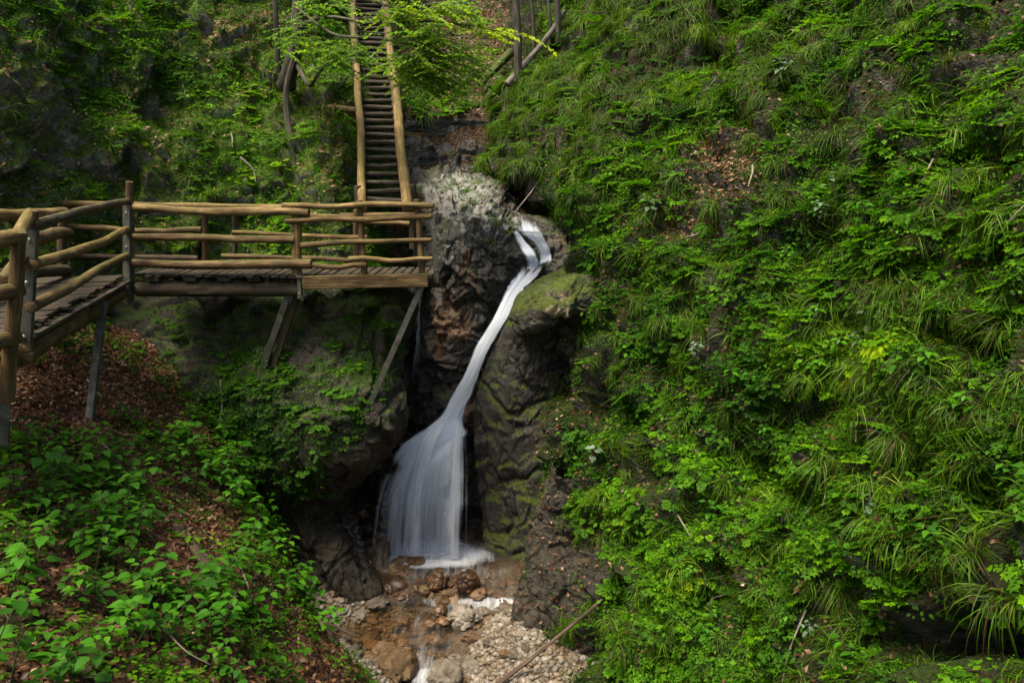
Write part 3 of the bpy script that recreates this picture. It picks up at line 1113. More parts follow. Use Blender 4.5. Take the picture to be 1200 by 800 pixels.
# back rails
rail(P(58, 238.5, 13.3), P(338, 243, 13.2), W(9, 13.2), W(9, 13.2), 'log_pale')
rail(P(66, 264, 13.2), P(148, 271, 13.1), W(8, 13.2), W(9, 13.2))
rail(P(150, 271, 13.15), P(236, 269, 13.2), W(7, 13.2), W(8, 13.2))
rail(P(272, 272, 13.2), P(430, 278, 13.2), W(5.5, 13.2), W(7, 13.2), 'log_pale')
rail(P(357, 252, 13.2), P(480, 262, 13.1), W(6, 13.2), W(7, 13.2), 'log_pale')
rail(P(66, 299, 13.2), P(232, 303, 13.2), W(8, 13.2), W(8, 13.2), 'beam')
rail(P(260, 300, 13.2), P(430, 306, 13.2), W(7, 13.2), W(7, 13.2))


def planks(mb, p00, p10, p01, p11, n, th=.04, gap=.16, jitter=.03, across=True):
    """n planks filling the quad, each spanning from edge 0 to edge 1."""
    for k in range(n):
        t0, t1 = (k + gap * .5) / n, (k + 1 - gap * .5) / n
        tm = (t0 + t1) / 2
        a = p00 + (p10 - p00) * tm
        b = p01 + (p11 - p01) * tm
        j0, j1 = RNG.normal(0, jitter, 2)
        d = (b - a) / np.linalg.norm(b - a)
        a = a + d * j0
        b = b + d * j1
        u = (p10 - p00) * (t1 - t0) / 2
        u = u - d * np.dot(u, d)
        up = np.array([0, 0, 1.0])
        z = RNG.normal(0, .005)
        mb.box((a + b) / 2 + up * (z - th / 2), u, d * np.linalg.norm(b - a) / 2, up * th / 2, .006)


# deck of the long section
y0, y1 = 11.98, 13.2
xl, xr = P(150, 322, 12.1)[0], P(506, 322, 11.9)[0]
mb = MB()
planks(mb, np.array([xl, y0 + .16, ZD]), np.array([xr, y0 - .1, ZD]), np.array([xl - .1, y1, ZD]), np.array([xr, y1, ZD]), 36)
mb.build('deck', M['plank'], walk)
# cross cleats showing under the deck edge
for k, px in enumerate((178, 222, 262, 297, 330)):
    p = P(px, 326, 12.1)
    mb = MB().box(np.array([p[0], 12.72, ZD - .075]), np.array([.10, 0, 0]), np.array([0, .62, 0]), np.array([0, 0, .030]), .008)
    mb.build('cleat', M['plank'], walk)
# long beams
zb = ZD - .11
rail(np.array([xl + .05, 12.25, zb - .12]), np.array([P(352, 335, 12.2)[0], 12.2, zb - .12]), .13, .12, 'beam', name='beam', amp=.02)
rail(np.array([xl + .05, 13.2, zb - .12]), np.array([xr, 13.2, zb - .12]), .12, .12, 'beam', name='beam', amp=.02)
a, b = P(355, 330, 11.93), P(500, 327, 11.76)
mb = MB().box((a + b) / 2 + np.array([0, .05, -.02]), (b - a) / 2 * 1.02, np.array([0, .05, 0]), np.array([0, 0, .10]), .012)
mb.build('beam', M['log'], walk)

# left section: comes towards the viewer from post A
Fp = P(36, 400, 7.8)
e0 = np.array([A0[0] - .02, A0[1] - .1, ZD])
e1 = np.array([P(34, 395, 7.8)[0], 7.75, ZD])
dr = (e1 - e0) / np.linalg.norm(e1 - e0)
lf = np.array([dr[1], -dr[0], 0])
if lf[0] > 0:
    lf = -lf
f0 = e0 + lf * 1.3 + dr * .05
f1 = e1 + lf * 1.3
mb = MB()
planks(mb, e0, e1, f0, f1, 21, jitter=.025, gap=.2)
mb.build('deck', M['plank'], walk)
for t in (.18, .42, .66, .9):
    p = e0 + (e1 - e0) * t
    MB().box(p + lf * .5 + np.array([0, 0, -.08]), dr * .09, lf * .52, np.array([0, 0, .028]), .008).build('cleat', M['plank'], walk)
# kerb plank lying along the deck edge and the round beam under it
MB().box((e0 + e1) / 2 - lf * .02 + np.array([0, 0, -.105]), (e1 - e0) / 2, lf * .07, np.array([0, 0, .022]), .006).build('edge_board', M['plank'], walk)
rail(e0 + lf * .08 + np.array([0, 0, -.26]), e1 + lf * .08 + np.array([0, 0, -.28]), .115, .125, 'log', name='beam', amp=.03)
rail(f0 - lf * .1 + np.array([0, 0, -.26]), f1 - lf * .1 + np.array([0, 0, -.28]), .115, .125, 'beam', name='beam', amp=.03)
# its front rails
rail(P(149, 236, 12.15), P(38, 264, 7.75), .050, .053, 'beam', amp=.05)
rail(P(149, 269, 12.15), P(38, 310, 7.75), .053, .057, 'log_pale', amp=.06)
rail(P(148, 300, 12.12), P(36, 360, 7.75), .055, .059, 'log', amp=.06)
# steel channel post with wooden core
pF = post(P(38.5, 247, 7.8), P(30, 408, 7.8), W(15, 7.8), 'log', channel=(.13, (.2, -1, 0), .03))
# far side rails of the left section
rail(P(76, 249, 11.9), P(-120, 256, 8.2), .075, .085, 'log_pale', amp=.04)
rail(P(80, 273, 11.9), P(20, 280, 8.2), .08, .085, 'log', amp=.04)
rail(P(78, 316, 11.9), P(-60, 330, 8.2), .08, .085, 'beam', amp=.04)
post(P(74, 244, 11.95), P(72, 325, 11.95), .07, 'beam')
# nearest section, leaving the frame on the left
pN = post(P(22.5, 272, 6.9), P(8, 470, 6.9), W(20, 6.9), 'log')
a, b = P(6, 440, 6.95), P(3, 522, 6.95)
ax = (b - a) / np.linalg.norm(b - a)
s = np.cross(ax, fwd)
s /= np.linalg.norm(s)
MB().box((a + b) / 2, s * .055, fwd * .006, ax * np.linalg.norm(b - a) / 2, .003).box((a + b) / 2 + s * .051 + np.array([0, .045, 0]), s * .004, fwd * .04, ax * (np.linalg.norm(b - a) / 2 - .004), .002).build('steel_bracket', M['steel'], walk, smooth=False)
rail(P(24, 276, 7.0), P(-110, 292, 5.6), .068, .074, 'log_pale', amp=.03)
rail(P(22, 340, 7.0), P(-110, 362, 5.6), .068, .074, 'log', amp=.03)
rail(P(18, 394, 7.0), P(-110, 430, 5.6), .068, .074, 'log', amp=.03)
rail(P(35, 250, 7.85), P(16, 284, 6.9), .056, .06, 'log_pale', amp=.02)
rail(P(29, 300, 7.85), P(2, 330, 6.9), .056, .06, 'log', amp=.02)
g0 = e1 + np.array([0, 0, 0])
g1 = P(-20, 480, 6.2)
g1[2] = ZD
n2 = np.array([-.55, .83, 0])
mb = MB()
planks(mb, g0 - dr * -.02, g1, g0 + lf * 1.3, g1 + np.array([-1.2, .3, 0]), 8, gap=.2)
mb.build('deck', M['plank'], walk)

# struts
def strut(a, b, w, t, mat='steel', name='strut'):
    a, b = np.asarray(a, float), np.asarray(b, float)
    ax = (b - a)
    L = np.linalg.norm(ax)
    ax /= L
    s = np.cross(ax, np.array([0, 1.0, 0]))
    s /= np.linalg.norm(s)
    f = np.cross(s, ax)
    mb = MB()
    if mat == 'steel':
        mb.box((a + b) / 2, s * w, f * .005, ax * L / 2, .002)
        for sg in (-1, 1):
            mb.box((a + b) / 2 + s * sg * (w - .004) + f * t * .75 * (1 if f[1] > 0 else -1), s * .004, f * t * .7, ax * (L / 2 - .003), .002)
    else:
        mb.box((a + b) / 2, s * w, f * t, ax * L / 2, .01)
    return mb.build(name, M[mat], walk, smooth=False)


d1 = surf(309, 428, [pillar])[0][1]
d2 = surf(434, 471, [pillar])[0][1]
strut(P(338, 343, 12.15), P(307, 432, d1 - .02), .048, .05)
strut(P(349, 343, 12.3), P(320, 430, d1 + .05), .05, .05, 'beam')
strut(P(496, 331, 11.85), P(433, 474, d2 - .02), .042, .045)
strut(P(120, 352, 10.6), P(103, 497, 10.0), .046, .045)

# ------------------------------------------------------------------ log staircase
S0, S1 = P(451, 240, 14.0), P(431.5, 0, 21.5)
S1 = S1 + (S1 - S0) * .22
sd = S1 - S0
sh = np.array([sd[0], sd[1], 0])
sh /= np.linalg.norm(sh)
sx = np.array([sh[1], -sh[0], 0])
stair = root('staircase', S0, 'steep wooden log staircase climbing from the boardwalk into the trees', 'stairs')
NS = 40
HW = .275
for k in range(NS):
    c = S0 + sd * (k + .5) / NS
    z = RNG.normal(0, .012)
    mb = MB().tube(wander(c - sx * (HW + .03) + np.array([0, 0, z]), c + sx * (HW + .03) + np.array([0, 0, -z]), 7, .012, k * 2.2), .048, 10, rough=.08)
    # flat sawn tread board behind the nosing
    mb.box(c + sh * .10 + np.array([0, 0, .0]), sx * HW, sh * .09, np.array([0, 0, .025]), .006)
    mb.build('tread', M['plank'], stair)
sl_ = np.array([0, 0, 1.0])
for sg in (-1, 1):
    off = sx * sg * (HW + .06)
    MB().box((S0 + S1) / 2 + off * 1.0 - sl_ * .13, sd / 2, sx * .03, np.cross(sd / np.linalg.norm(sd), sx) * .10, .01).build('stringer', M['beam'], stair)


def sp(t, side, up):
    return S0 + sd * t + sx * side + sl_ * up


# log handrails lying along both sides, overlapping where two lengths meet
rail(sp(-.03, -.39, .10), sp(.40, -.37, .40), .075, .07, 'log_pale', stair, 'handrail', .05)
rail(sp(.37, -.39, .30), sp(.98, -.37, .75), .072, .07, 'log', stair, 'handrail', .05)
rail(sp(-.03, .38, .12), sp(.46, .35, .55), .095, .08, 'log_pale', stair, 'handrail', .05)
rail(sp(.40, .37, .42), sp(.98, .33, .75), .078, .07, 'log', stair, 'handrail', .05)
for (t, s_, h) in ((.02, -.42, .2), (.02, .46, .22), (.37, -.43, .42), (.42, .45, .5), (.66, -.42, .6), (.7, .42, .6)):
    post(sp(t, s_ * 1.06, h), sp(t, s_ * 1.06, -.9), .075, 'beam', stair)
rail(sp(.30, -1.1, .05), sp(.30, -.45, .0), .07, .07, 'log', stair, 'crossbeam', .01)
rail(sp(-.03, -.75, .0), sp(-.03, .5, .0), .06, .06, 'log', stair, 'crossbeam', .01)
# ------------------------------------------------------------------ water
def water_mat(name, tint, alpha_lo, alpha_hi, white=(.80, .84, .90), streak=(42, .7), seed=0.0):
    """Falling water: white aerated strands with gaps, by the flow coordinate (across, along)."""
    m, nt = newmat(name)
    at = nt.nodes.new('ShaderNodeAttribute')
    at.attribute_name = 'flow'
    v = at.outputs['Vector']
    s1 = noise_n(nt, stretch(nt, v, streak[0], streak[1], 1), 1.0, 4, .6)
    s2 = noise_n(nt, stretch(nt, v, streak[0] * .28, streak[1] * .7, 1), 1.0, 3, .55)
    at2 = nt.nodes.new('ShaderNodeAttribute')
    at2.attribute_name = 'dens'
    a = math_n(nt, 'ADD', math_n(nt, 'MULTIPLY', s1, .40), math_n(nt, 'MULTIPLY', s2, .60))
    a = math_n(nt, 'ADD', a, math_n(nt, 'MULTIPLY', math_n(nt, 'SUBTRACT', at2.outputs['Fac'], .5), .75))
    a = map_n(nt, a, .40, .70, alpha_lo, alpha_hi)
    a = math_n(nt, 'MULTIPLY', a, map_n(nt, at2.outputs['Fac'], 0.0, .22))
    dif = pbsdf(nt, white, .5, .25)
    trl = nt.nodes.new('ShaderNodeBsdfTranslucent')
    trl.inputs['Color'].default_value = (*white, 1)
    mx = nt.nodes.new('ShaderNodeMixShader')
    mx.inputs[0].default_value = .45
    nt.links.new(dif, mx.inputs[1])
    nt.links.new(trl.outputs[0], mx.inputs[2])
    tp = nt.nodes.new('ShaderNodeBsdfTransparent')
    tp.inputs['Color'].default_value = (*tint, 1)
    ms = nt.nodes.new('ShaderNodeMixShader')
    nt.links.new(a, ms.inputs[0])
    nt.links.new(tp.outputs[0], ms.inputs[1])
    nt.links.new(mx.outputs[0], ms.inputs[2])
    out_n(nt, ms.outputs[0])
    return m


M['fall'] = water_mat('falling_water', (.97, .98, 1.0), .0, .93)
M['veil'] = water_mat('water_veil', (.98, .99, 1.0), .0, .75, streak=(16, .6))
M['spill'] = water_mat('spilling_water', (.95, .93, .9), .0, .8, streak=(85, 1.5))
M['foam'] = water_mat('white_foam', (.98, .98, .98), .05, .95, streak=(7, 7))


def sheet(rows, nu, nv, bulge, seed=0, wob=.03, edge=.32, layers=1, gap=.07, rag=.9, veil=0.0):
    """Falling sheet: rows of (py, left px, right px, d, density); bulging towards the viewer, several layers deep."""
    R = np.array(rows, float)
    VV, QQ, FL, DN = [], [], [], []
    n0 = 0
    for L in range(layers):
        t = np.linspace(0, len(R) - 1, nv)
        Rr = _cr(R, nv)
        u = np.linspace(0, 1, nu)
        left = np.array([P(r[1] + L * 1.2, r[0], r[3]) for r in Rr])
        right = np.array([P(r[2] - L * 1.2, r[0], r[3]) for r in Rr])
        G = left[:, None] * (1 - u)[None, :, None] + right[:, None] * u[None, :, None]
        wd = np.linalg.norm(right - left, axis=1)
        length = np.concatenate([[0], np.cumsum(np.linalg.norm(np.diff((left + right) / 2, axis=0), axis=1))])
        q = np.stack([np.repeat(u[None], nv, 0) * 2.6 * np.maximum(wd, .3)[:, None] + seed + L * 7, np.repeat(length[:, None] * .35, nu, 1), np.full((nv, nu), L * 3.3)], -1).reshape(-1, 3)
        dz = wob * fbm(q, 2.0, 4, 7 + L).reshape(nv, nu) * 2
        prof = np.sin(u * math.pi)[None] * bulge * wd[:, None]
        G[..., 1] -= prof + dz - L * gap
        en = np.stack([length * 2.6 + seed * 3, np.full(nv, L * 5.0), np.zeros(nv)], 1)
        e0 = edge * (1 - rag * .5 + rag * np.clip(.5 + fbm(en, 1, 4, 13), 0, 1))
        e1 = edge * (1 - rag * .5 + rag * np.clip(.5 + fbm(en + 9.7, 1, 4, 13), 0, 1))
        DNl = np.minimum(1, np.minimum(u[None] / e0[:, None], (1 - u[None]) / e1[:, None])) * Rr[:, 4][:, None]
        DNl = DNl * (1 - veil * sstep(500, 560, Rr[:, 0])[:, None] * (1 - sstep(.05, .55, u))[None])
        VV.append(G.reshape(-1, 3))
        idx = np.arange(nu * nv).reshape(nv, nu) + n0
        QQ.append(np.stack([idx[:-1, :-1], idx[:-1, 1:], idx[1:, 1:], idx[1:, :-1]], -1).reshape(-1, 4))
        n0 += nu * nv
        # flow coordinate: across in metres from the middle, along in metres; strands spread with the sheet
        fl = np.stack([np.repeat(u[None], nv, 0) * np.mean(wd) * .55 + seed + L * 1.7, np.repeat(length[:, None] * .3, nu, 1), np.full((nv, nu), seed + L * 9.0)], -1)
        FL.append(fl.reshape(-1, 3))
        DN.append(DNl.reshape(-1))
    return np.concatenate(VV), np.concatenate(QQ), np.concatenate(FL), np.concatenate(DN)


def water_obj(name, parts, mat, label=None, cat=None, kind=None, parent=None):
    V, Q, FL, DN, n = [], [], [], [], 0
    for v, q, f, d in parts:
        V.append(v)
        Q.append(q + n)
        FL.append(f)
        DN.append(d)
        n += len(v)
    o = link(name, mesh_np(name, np.concatenate(V), np.concatenate(Q), mat, {'flow': np.concatenate(FL), 'dens': np.concatenate(DN)}), parent)
    return tag(o, label, cat, kind=kind)


fallr = root('waterfall', P(505, 645, 13.6) * 1.0, 'tall silky white waterfall sliding down the rock groove into the pool', 'waterfall')


def wpart(name, parts, mat, parent=fallr):
    org = np.array(fallr['org'])
    parts = [(v - org, q, f, d) for v, q, f, d in parts]
    return water_obj(name, parts, mat, parent=parent)


main = [
    (296, 606, 646, 14.75, .05), (308, 604, 645, 14.6, .24), (320, 600, 640, 14.42, .52), (333, 592, 626, 14.2, .70), (350, 584, 610, 13.85, .70), (372, 574, 598, 13.6, .72), (395, 560, 584, 13.5, .70), (420, 548, 572, 13.45, .70),
    (445, 536, 564, 13.45, .72), (468, 522, 555, 13.45, .74), (488, 508, 550, 13.4, .76), (503, 488, 550, 13.32, .95), (518, 460, 552, 13.25, .84), (540, 434, 555, 13.2, 0.74),
    (570, 416, 558, 13.2, 0.64), (605, 406, 561, 13.2, 0.56), (635, 402, 562, 13.2, 0.54), (654, 402, 562, 13.2, 0.54)]
wpart('main_stream', [sheet(main, 60, 170, .10, 1.0, .012, .25, 2, .12, veil=.42)], M['fall'])
sa = [(478, 520, 545, 13.25, .1), (500, 498, 532, 13.15, .8), (520, 484, 522, 13.08, .95), (560, 474, 512, 13.02, .74), (600, 468, 508, 13.0, .66), (652, 464, 507, 13.0, .62)]
sb = [(478, 528, 552, 13.25, .1), (500, 522, 552, 13.15, .6), (540, 514, 557, 13.08, .76), (600, 505, 560, 13.02, .72), (652, 500, 562, 13.0, .68)]
wpart('water_strand', [sheet(sa, 30, 80, .08, 5.0, .012, .48, 1, rag=.25)], M['fall'])
wpart('water_strand', [sheet(sb, 30, 80, .08, 6.0, .012, .48, 1, rag=.25)], M['fall'])


def hug(rows, off):
    out = []
    for py, l, r, d, q in rows:
        ds = [surf(x, py, [outcrop])[0][1] for x in (l + 3, (l + r) / 2, r - 3)]
        out.append((py, l, r, min(ds) - off, q))
    return out


up1 = [(270, 598, 609, 15.7, .35), (274, 599, 612, 15.6, .72), (281, 601, 618, 15.45, .76), (290, 605, 626, 15.2, .78), (300, 609, 632, 14.9, .76), (309, 611, 635, 14.8, .7)]
up2 = [(254, 600, 638, 16.05, .04), (259, 600, 638, 15.95, .36), (265, 602, 638, 15.95, .50), (271, 605, 640, 15.8, .58), (277, 611, 643, 15.6, .68), (284, 620, 646, 15.5, .7), (293, 627, 649, 15.2, .7), (302, 629, 651, 14.95, .65)]
wpart('upper_stream', [sheet(hug(up1, .06) + [(320, 606, 636, 14.4, .2)], 20, 50, .12, 2.0, .03, .34, 2, .04)], M['fall'])
wpart('upper_stream', [sheet(hug(up2, .06) + [(312, 620, 648, 14.55, .15)], 24, 60, .10, 3.0, .03, .30, 2, .04)], M['fall'])
side = [(262, 500, 507, 14.6, .3), (300, 495, 503, 14.35, .4), (345, 488, 498, 14.2, .48), (390, 485, 497, 14.0, .55), (420, 481, 496, 13.9, .48), (450, 478, 496, 13.85, .36), (485, 474, 497, 13.8, .12)]
water_obj('side_trickle', [sheet(side, 12, 70, .1, 4.0, .02, .45, 1)], M['veil'], 'thin white trickle falling between the boardwalk end and the dark outcrop', 'waterfall')

# stream surface
xs = np.linspace(-3.6, 1.2, 240)
ys = np.linspace(8.3, 15.2, 420)
wx, wy = np.meshgrid(xs, ys)
pt = np.stack([wx.ravel(), wy.ravel() * .6, np.zeros(wx.size)], 1)
wz = z_water(wy.ravel(), wx.ravel()) + .03 + .012 * fbm(pt, 2.5, 3, 8) + .006 * fbm(pt, 9, 2, 9)
m_, nt = newmat('stream_water')
pos = wpos(nt)
tp = nt.nodes.new('ShaderNodeBsdfTransparent')
nt.links.new(ramp_n(nt, noise_n(nt, pos, 1.3, 4), [(.35, (.74, .60, .42)), (.65, (.88, .80, .66))]), tp.inputs['Color'])
painted_sheen = pbsdf(nt, (.15, .125, .092), .3, .45)  # pale streaks painted into the water for sky reflection and smoothed flow
m1 = nt.nodes.new('ShaderNodeMixShader')
nt.links.new(map_n(nt, noise_n(nt, stretch(nt, pos, 2.0, .9, 1), 1.0, 6, .6), .42, .72, .05, .38), m1.inputs[0])
nt.links.new(tp.outputs[0], m1.inputs[1])
nt.links.new(painted_sheen, m1.inputs[2])
at = nt.nodes.new('ShaderNodeAttribute')
at.attribute_name = 'foam'
fs = math_n(nt, 'ADD', math_n(nt, 'MULTIPLY', noise_n(nt, stretch(nt, pos, 22, 3.0, 3), 1.0, 4, .6), .5), math_n(nt, 'MULTIPLY', noise_n(nt, stretch(nt, pos, 6, 2.2, 2), 1.0, 4, .6), .5))
ff = map_n(nt, math_n(nt, 'ADD', at.outputs['Fac'], math_n(nt, 'MULTIPLY', math_n(nt, 'SUBTRACT', fs, .5), 1.0)), .15, 1.0, 0, .9)
ff = math_n(nt, 'MULTIPLY', ff, map_n(nt, at.outputs['Fac'], .02, .25))
m1b = nt.nodes.new('ShaderNodeMixShader')
nt.links.new(ff, m1b.inputs[0])
nt.links.new(m1.outputs[0], m1b.inputs[1])
nt.links.new(pbsdf(nt, (.62, .64, .67), .5, .2), m1b.inputs[2])
gl = nt.nodes.new('ShaderNodeBsdfGlossy')
gl.inputs['Roughness'].default_value = .10
rip = bump_n(nt, noise_n(nt, stretch(nt, pos, 9, 5, 5), 1.0, 4, .6), .35, .05)
nt.links.new(rip, gl.inputs['Normal'])
fr = nt.nodes.new('ShaderNodeFresnel')
fr.inputs['IOR'].default_value = 1.45
nt.links.new(rip, fr.inputs['Normal'])
m2 = nt.nodes.new('ShaderNodeMixShader')
nt.links.new(fr.outputs[0], m2.inputs[0])
nt.links.new(m1b.outputs[0], m2.inputs[1])
nt.links.new(gl.outputs[0], m2.inputs[2])
out_n(nt, m2.outputs[0])
idx = np.arange(wx.size).reshape(wx.shape)
Qw = np.stack([idx[:-1, :-1], idx[:-1, 1:], idx[1:, 1:], idx[1:, :-1]], -1).reshape(-1, 4)
wpx, wpy = proj(np.stack([wx.ravel(), wy.ravel(), wz], 1))
FO = np.maximum.reduce([blob(wpx, wpy, [b_]) for b_ in ((572, 707, 52, 9, .52), (514, 704, 24, 7, .40), (497, 775, 14, 26, .30), (500, 794, 22, 15, .48), (545, 713, 60, 9, .30), (495, 651, 88, 16, .85), (500, 745, 60, 34, .20), (520, 668, 90, 14, .26))])
slope_ = np.gradient(wz.reshape(wx.shape), axis=0).ravel() / (ys[1] - ys[0])
_w = .25 * fbm(np.stack([wx.ravel() * 1.5, wy.ravel() * 2.5, np.zeros(wx.size)], 1), 1.0, 3, 71)
lanes = .5 + fbm(np.stack([(wx.ravel() + _w) * 5.5, wy.ravel() * 1.3 + _w * 3, np.zeros(wx.size)], 1), 1.0, 4, 77)
FO = np.maximum(FO, .50 * sstep(.15, .6, slope_) * sstep(.3, .95, lanes) * sstep(500, 530, wpx) * sstep(625, 600, wpx))
tag(link('stream_water', mesh_np('stream_water', np.stack([wx.ravel(), wy.ravel(), wz], 1), Qw, m_, {'foam': FO})), kind='structure')


def foam_patch(cx, cy, rx, ry, h=.05, dens=1.0, seed=0, nu=40, nv=24, dz=.015):
    """A low mound of foam on the stream, thinning out to its rim."""
    a = np.linspace(-1, 1, nu)
    b = np.linspace(-1, 1, nv)
    A, B = np.meshgrid(a, b)
    X, Y = cx + A * rx, cy + B * ry
    r = np.sqrt(A ** 2 + B ** 2)
    q = np.stack([X.ravel(), Y.ravel(), np.full(X.size, seed)], 1)
    n = fbm(q, 4, 4, 3).reshape(X.shape)
    Z = z_water(Y) + .03 + dz + h * np.clip(1 - r ** 2, 0, 1) * (1 + .5 * n)
    D = np.clip((1 - r) * 1.15 + .5 * n * (1 - r), 0, 1) * dens
    D = np.where(r > .98, 0, D)
    idx = np.arange(X.size).reshape(X.shape)
    Q = np.stack([idx[:-1, :-1], idx[:-1, 1:], idx[1:, 1:], idx[1:, :-1]], -1).reshape(-1, 4)
    return np.stack([X, Y, Z], -1).reshape(-1, 3), Q, np.stack([X * .35 + seed, Y * .5, Z * 0], -1).reshape(-1, 3), D.reshape(-1)


def wxy(px, py):
    """Where the sight line through a photo pixel meets the stream surface."""
    d = 11.0
    for _ in range(30):
        p = P(px, py, d)
        zt = z_water(d)
        q = (py - 400) / F
        ang = PITCH + math.atan(q)
        d = d + (float(zt) - p[2]) / -math.tan(ang) * .8
    return P(px, py, d)


c = wxy(500, 645)
wpart('foam', [foam_patch(c[0] + .02, c[1] - .06, 1.32, .62, .05, .8, 1.0, 70, 44), foam_patch(c[0] + .05, c[1] - .02, 1.2, .42, .13, .62, 2.0, 70, 44)], M['foam'])
# ------------------------------------------------------------------ stones
def ico(sub):
    bm = bmesh.new()
    bmesh.ops.create_icosphere(bm, subdivisions=sub, radius=1)
    V = np.array([v.co[:] for v in bm.verts])
    T = np.array([[v.index for v in f.verts] for f in bm.faces])
    bm.free()
    return V, T


ICO = {k: ico(k) for k in (2, 3, 4)}


def stone_mat(name, a, b, c, wet=False, seed=0):
    m, nt = newmat(name)
    tc = nt.nodes.new('ShaderNodeTexCoord')
    oi = nt.nodes.new('ShaderNodeObjectInfo')
    av = nt.nodes.new('ShaderNodeVectorMath')
    av.operation = 'ADD'
    sc_ = nt.nodes.new('ShaderNodeCombineXYZ')
    for k in range(3):
        nt.links.new(math_n(nt, 'MULTIPLY', oi.outputs['Random'], 40.0 + 13 * k), sc_.inputs[k])
    nt.links.new(tc.outputs['Object'], av.inputs[0])
    nt.links.new(sc_.outputs[0], av.inputs[1])
    v = av.outputs[0]
    n1 = noise_n(nt, v, 3.5, 7, .65, .4)
    n2 = noise_n(nt, v, 22, 6, .7)
    t = math_n(nt, 'ADD', math_n(nt, 'MULTIPLY', n1, .6), math_n(nt, 'MULTIPLY', n2, .4))
    t = math_n(nt, 'ADD', t, math_n(nt, 'MULTIPLY', math_n(nt, 'SUBTRACT', oi.outputs['Random'], .5), .2))
    col = ramp_n(nt, t, [(.33, a), (.5, b), (.66, c)])
    out_n(nt, pbsdf(nt, col, (.36 if wet else .75), .4 if wet else .3, bump_n(nt, math_n(nt, 'ADD', n1, n2), .5, .025)))
    return m


M['stone_dry'] = stone_mat('dry_limestone', (.032, .024, .016), (.09, .07, .05), (.20, .172, .14))
M['stone_ochre'] = stone_mat('ochre_stone', (.03, .016, .007), (.095, .056, .025), (.20, .14, .085))
M['stone_wet'] = stone_mat('wet_brown_stone', (.016, .008, .004), (.058, .028, .011), (.19, .11, .055), wet=True)


def stone_verts(r, sq, ang, seed, sub=3):
    """ang: 0 = round pebble, 1 = broken block."""
    V, T = ICO[sub]
    n = V + 0
    off = seed * 7.7
    d = 1 + .22 * fbm(n + off, 1.1, 3, seed % 97) + (.10 + .36 * ang) * facet(n + off, 1.35, seed % 89) + .12 * ang * facet(n + off, 3.3, seed % 71) + .02 * fbm(n + off, 7, 2, 3)
    return n * d[:, None] * np.array(sq) * r, T


SIZES = []


def stone(px, py, wpx, hpx, kind, label, group, seed, ang=.5, sink=.3, sub=4):
    p = wxy(px, py)
    s = np.linalg.norm(p - np.array([0, 0, ZC])) / F * .5
    rx, rz = wpx * s, hpx * s * 1.08
    ry = min(rx, rz * 1.5) * (1.0 + .2 * RNG.random())
    V, T = stone_verts(1, (rx, ry, rz), ang, seed, sub)
    o = link('stone', mesh_np('stone', V, T, M[kind], smooth=ang < .25), None, (p[0], p[1] + ry * .3, p[2] + rz * (1 - 2 * sink) * .5))
    o.rotation_euler = (RNG.normal(0, .12), RNG.normal(0, .12), RNG.normal(0, .3))
    if ang >= .1:
        o.data.polygons.foreach_set('use_smooth', np.ones(len(T), dtype=bool))
        o.data.set_sharp_from_angle(angle=math.radians(28))
    return tag(o, label, 'stone', group)


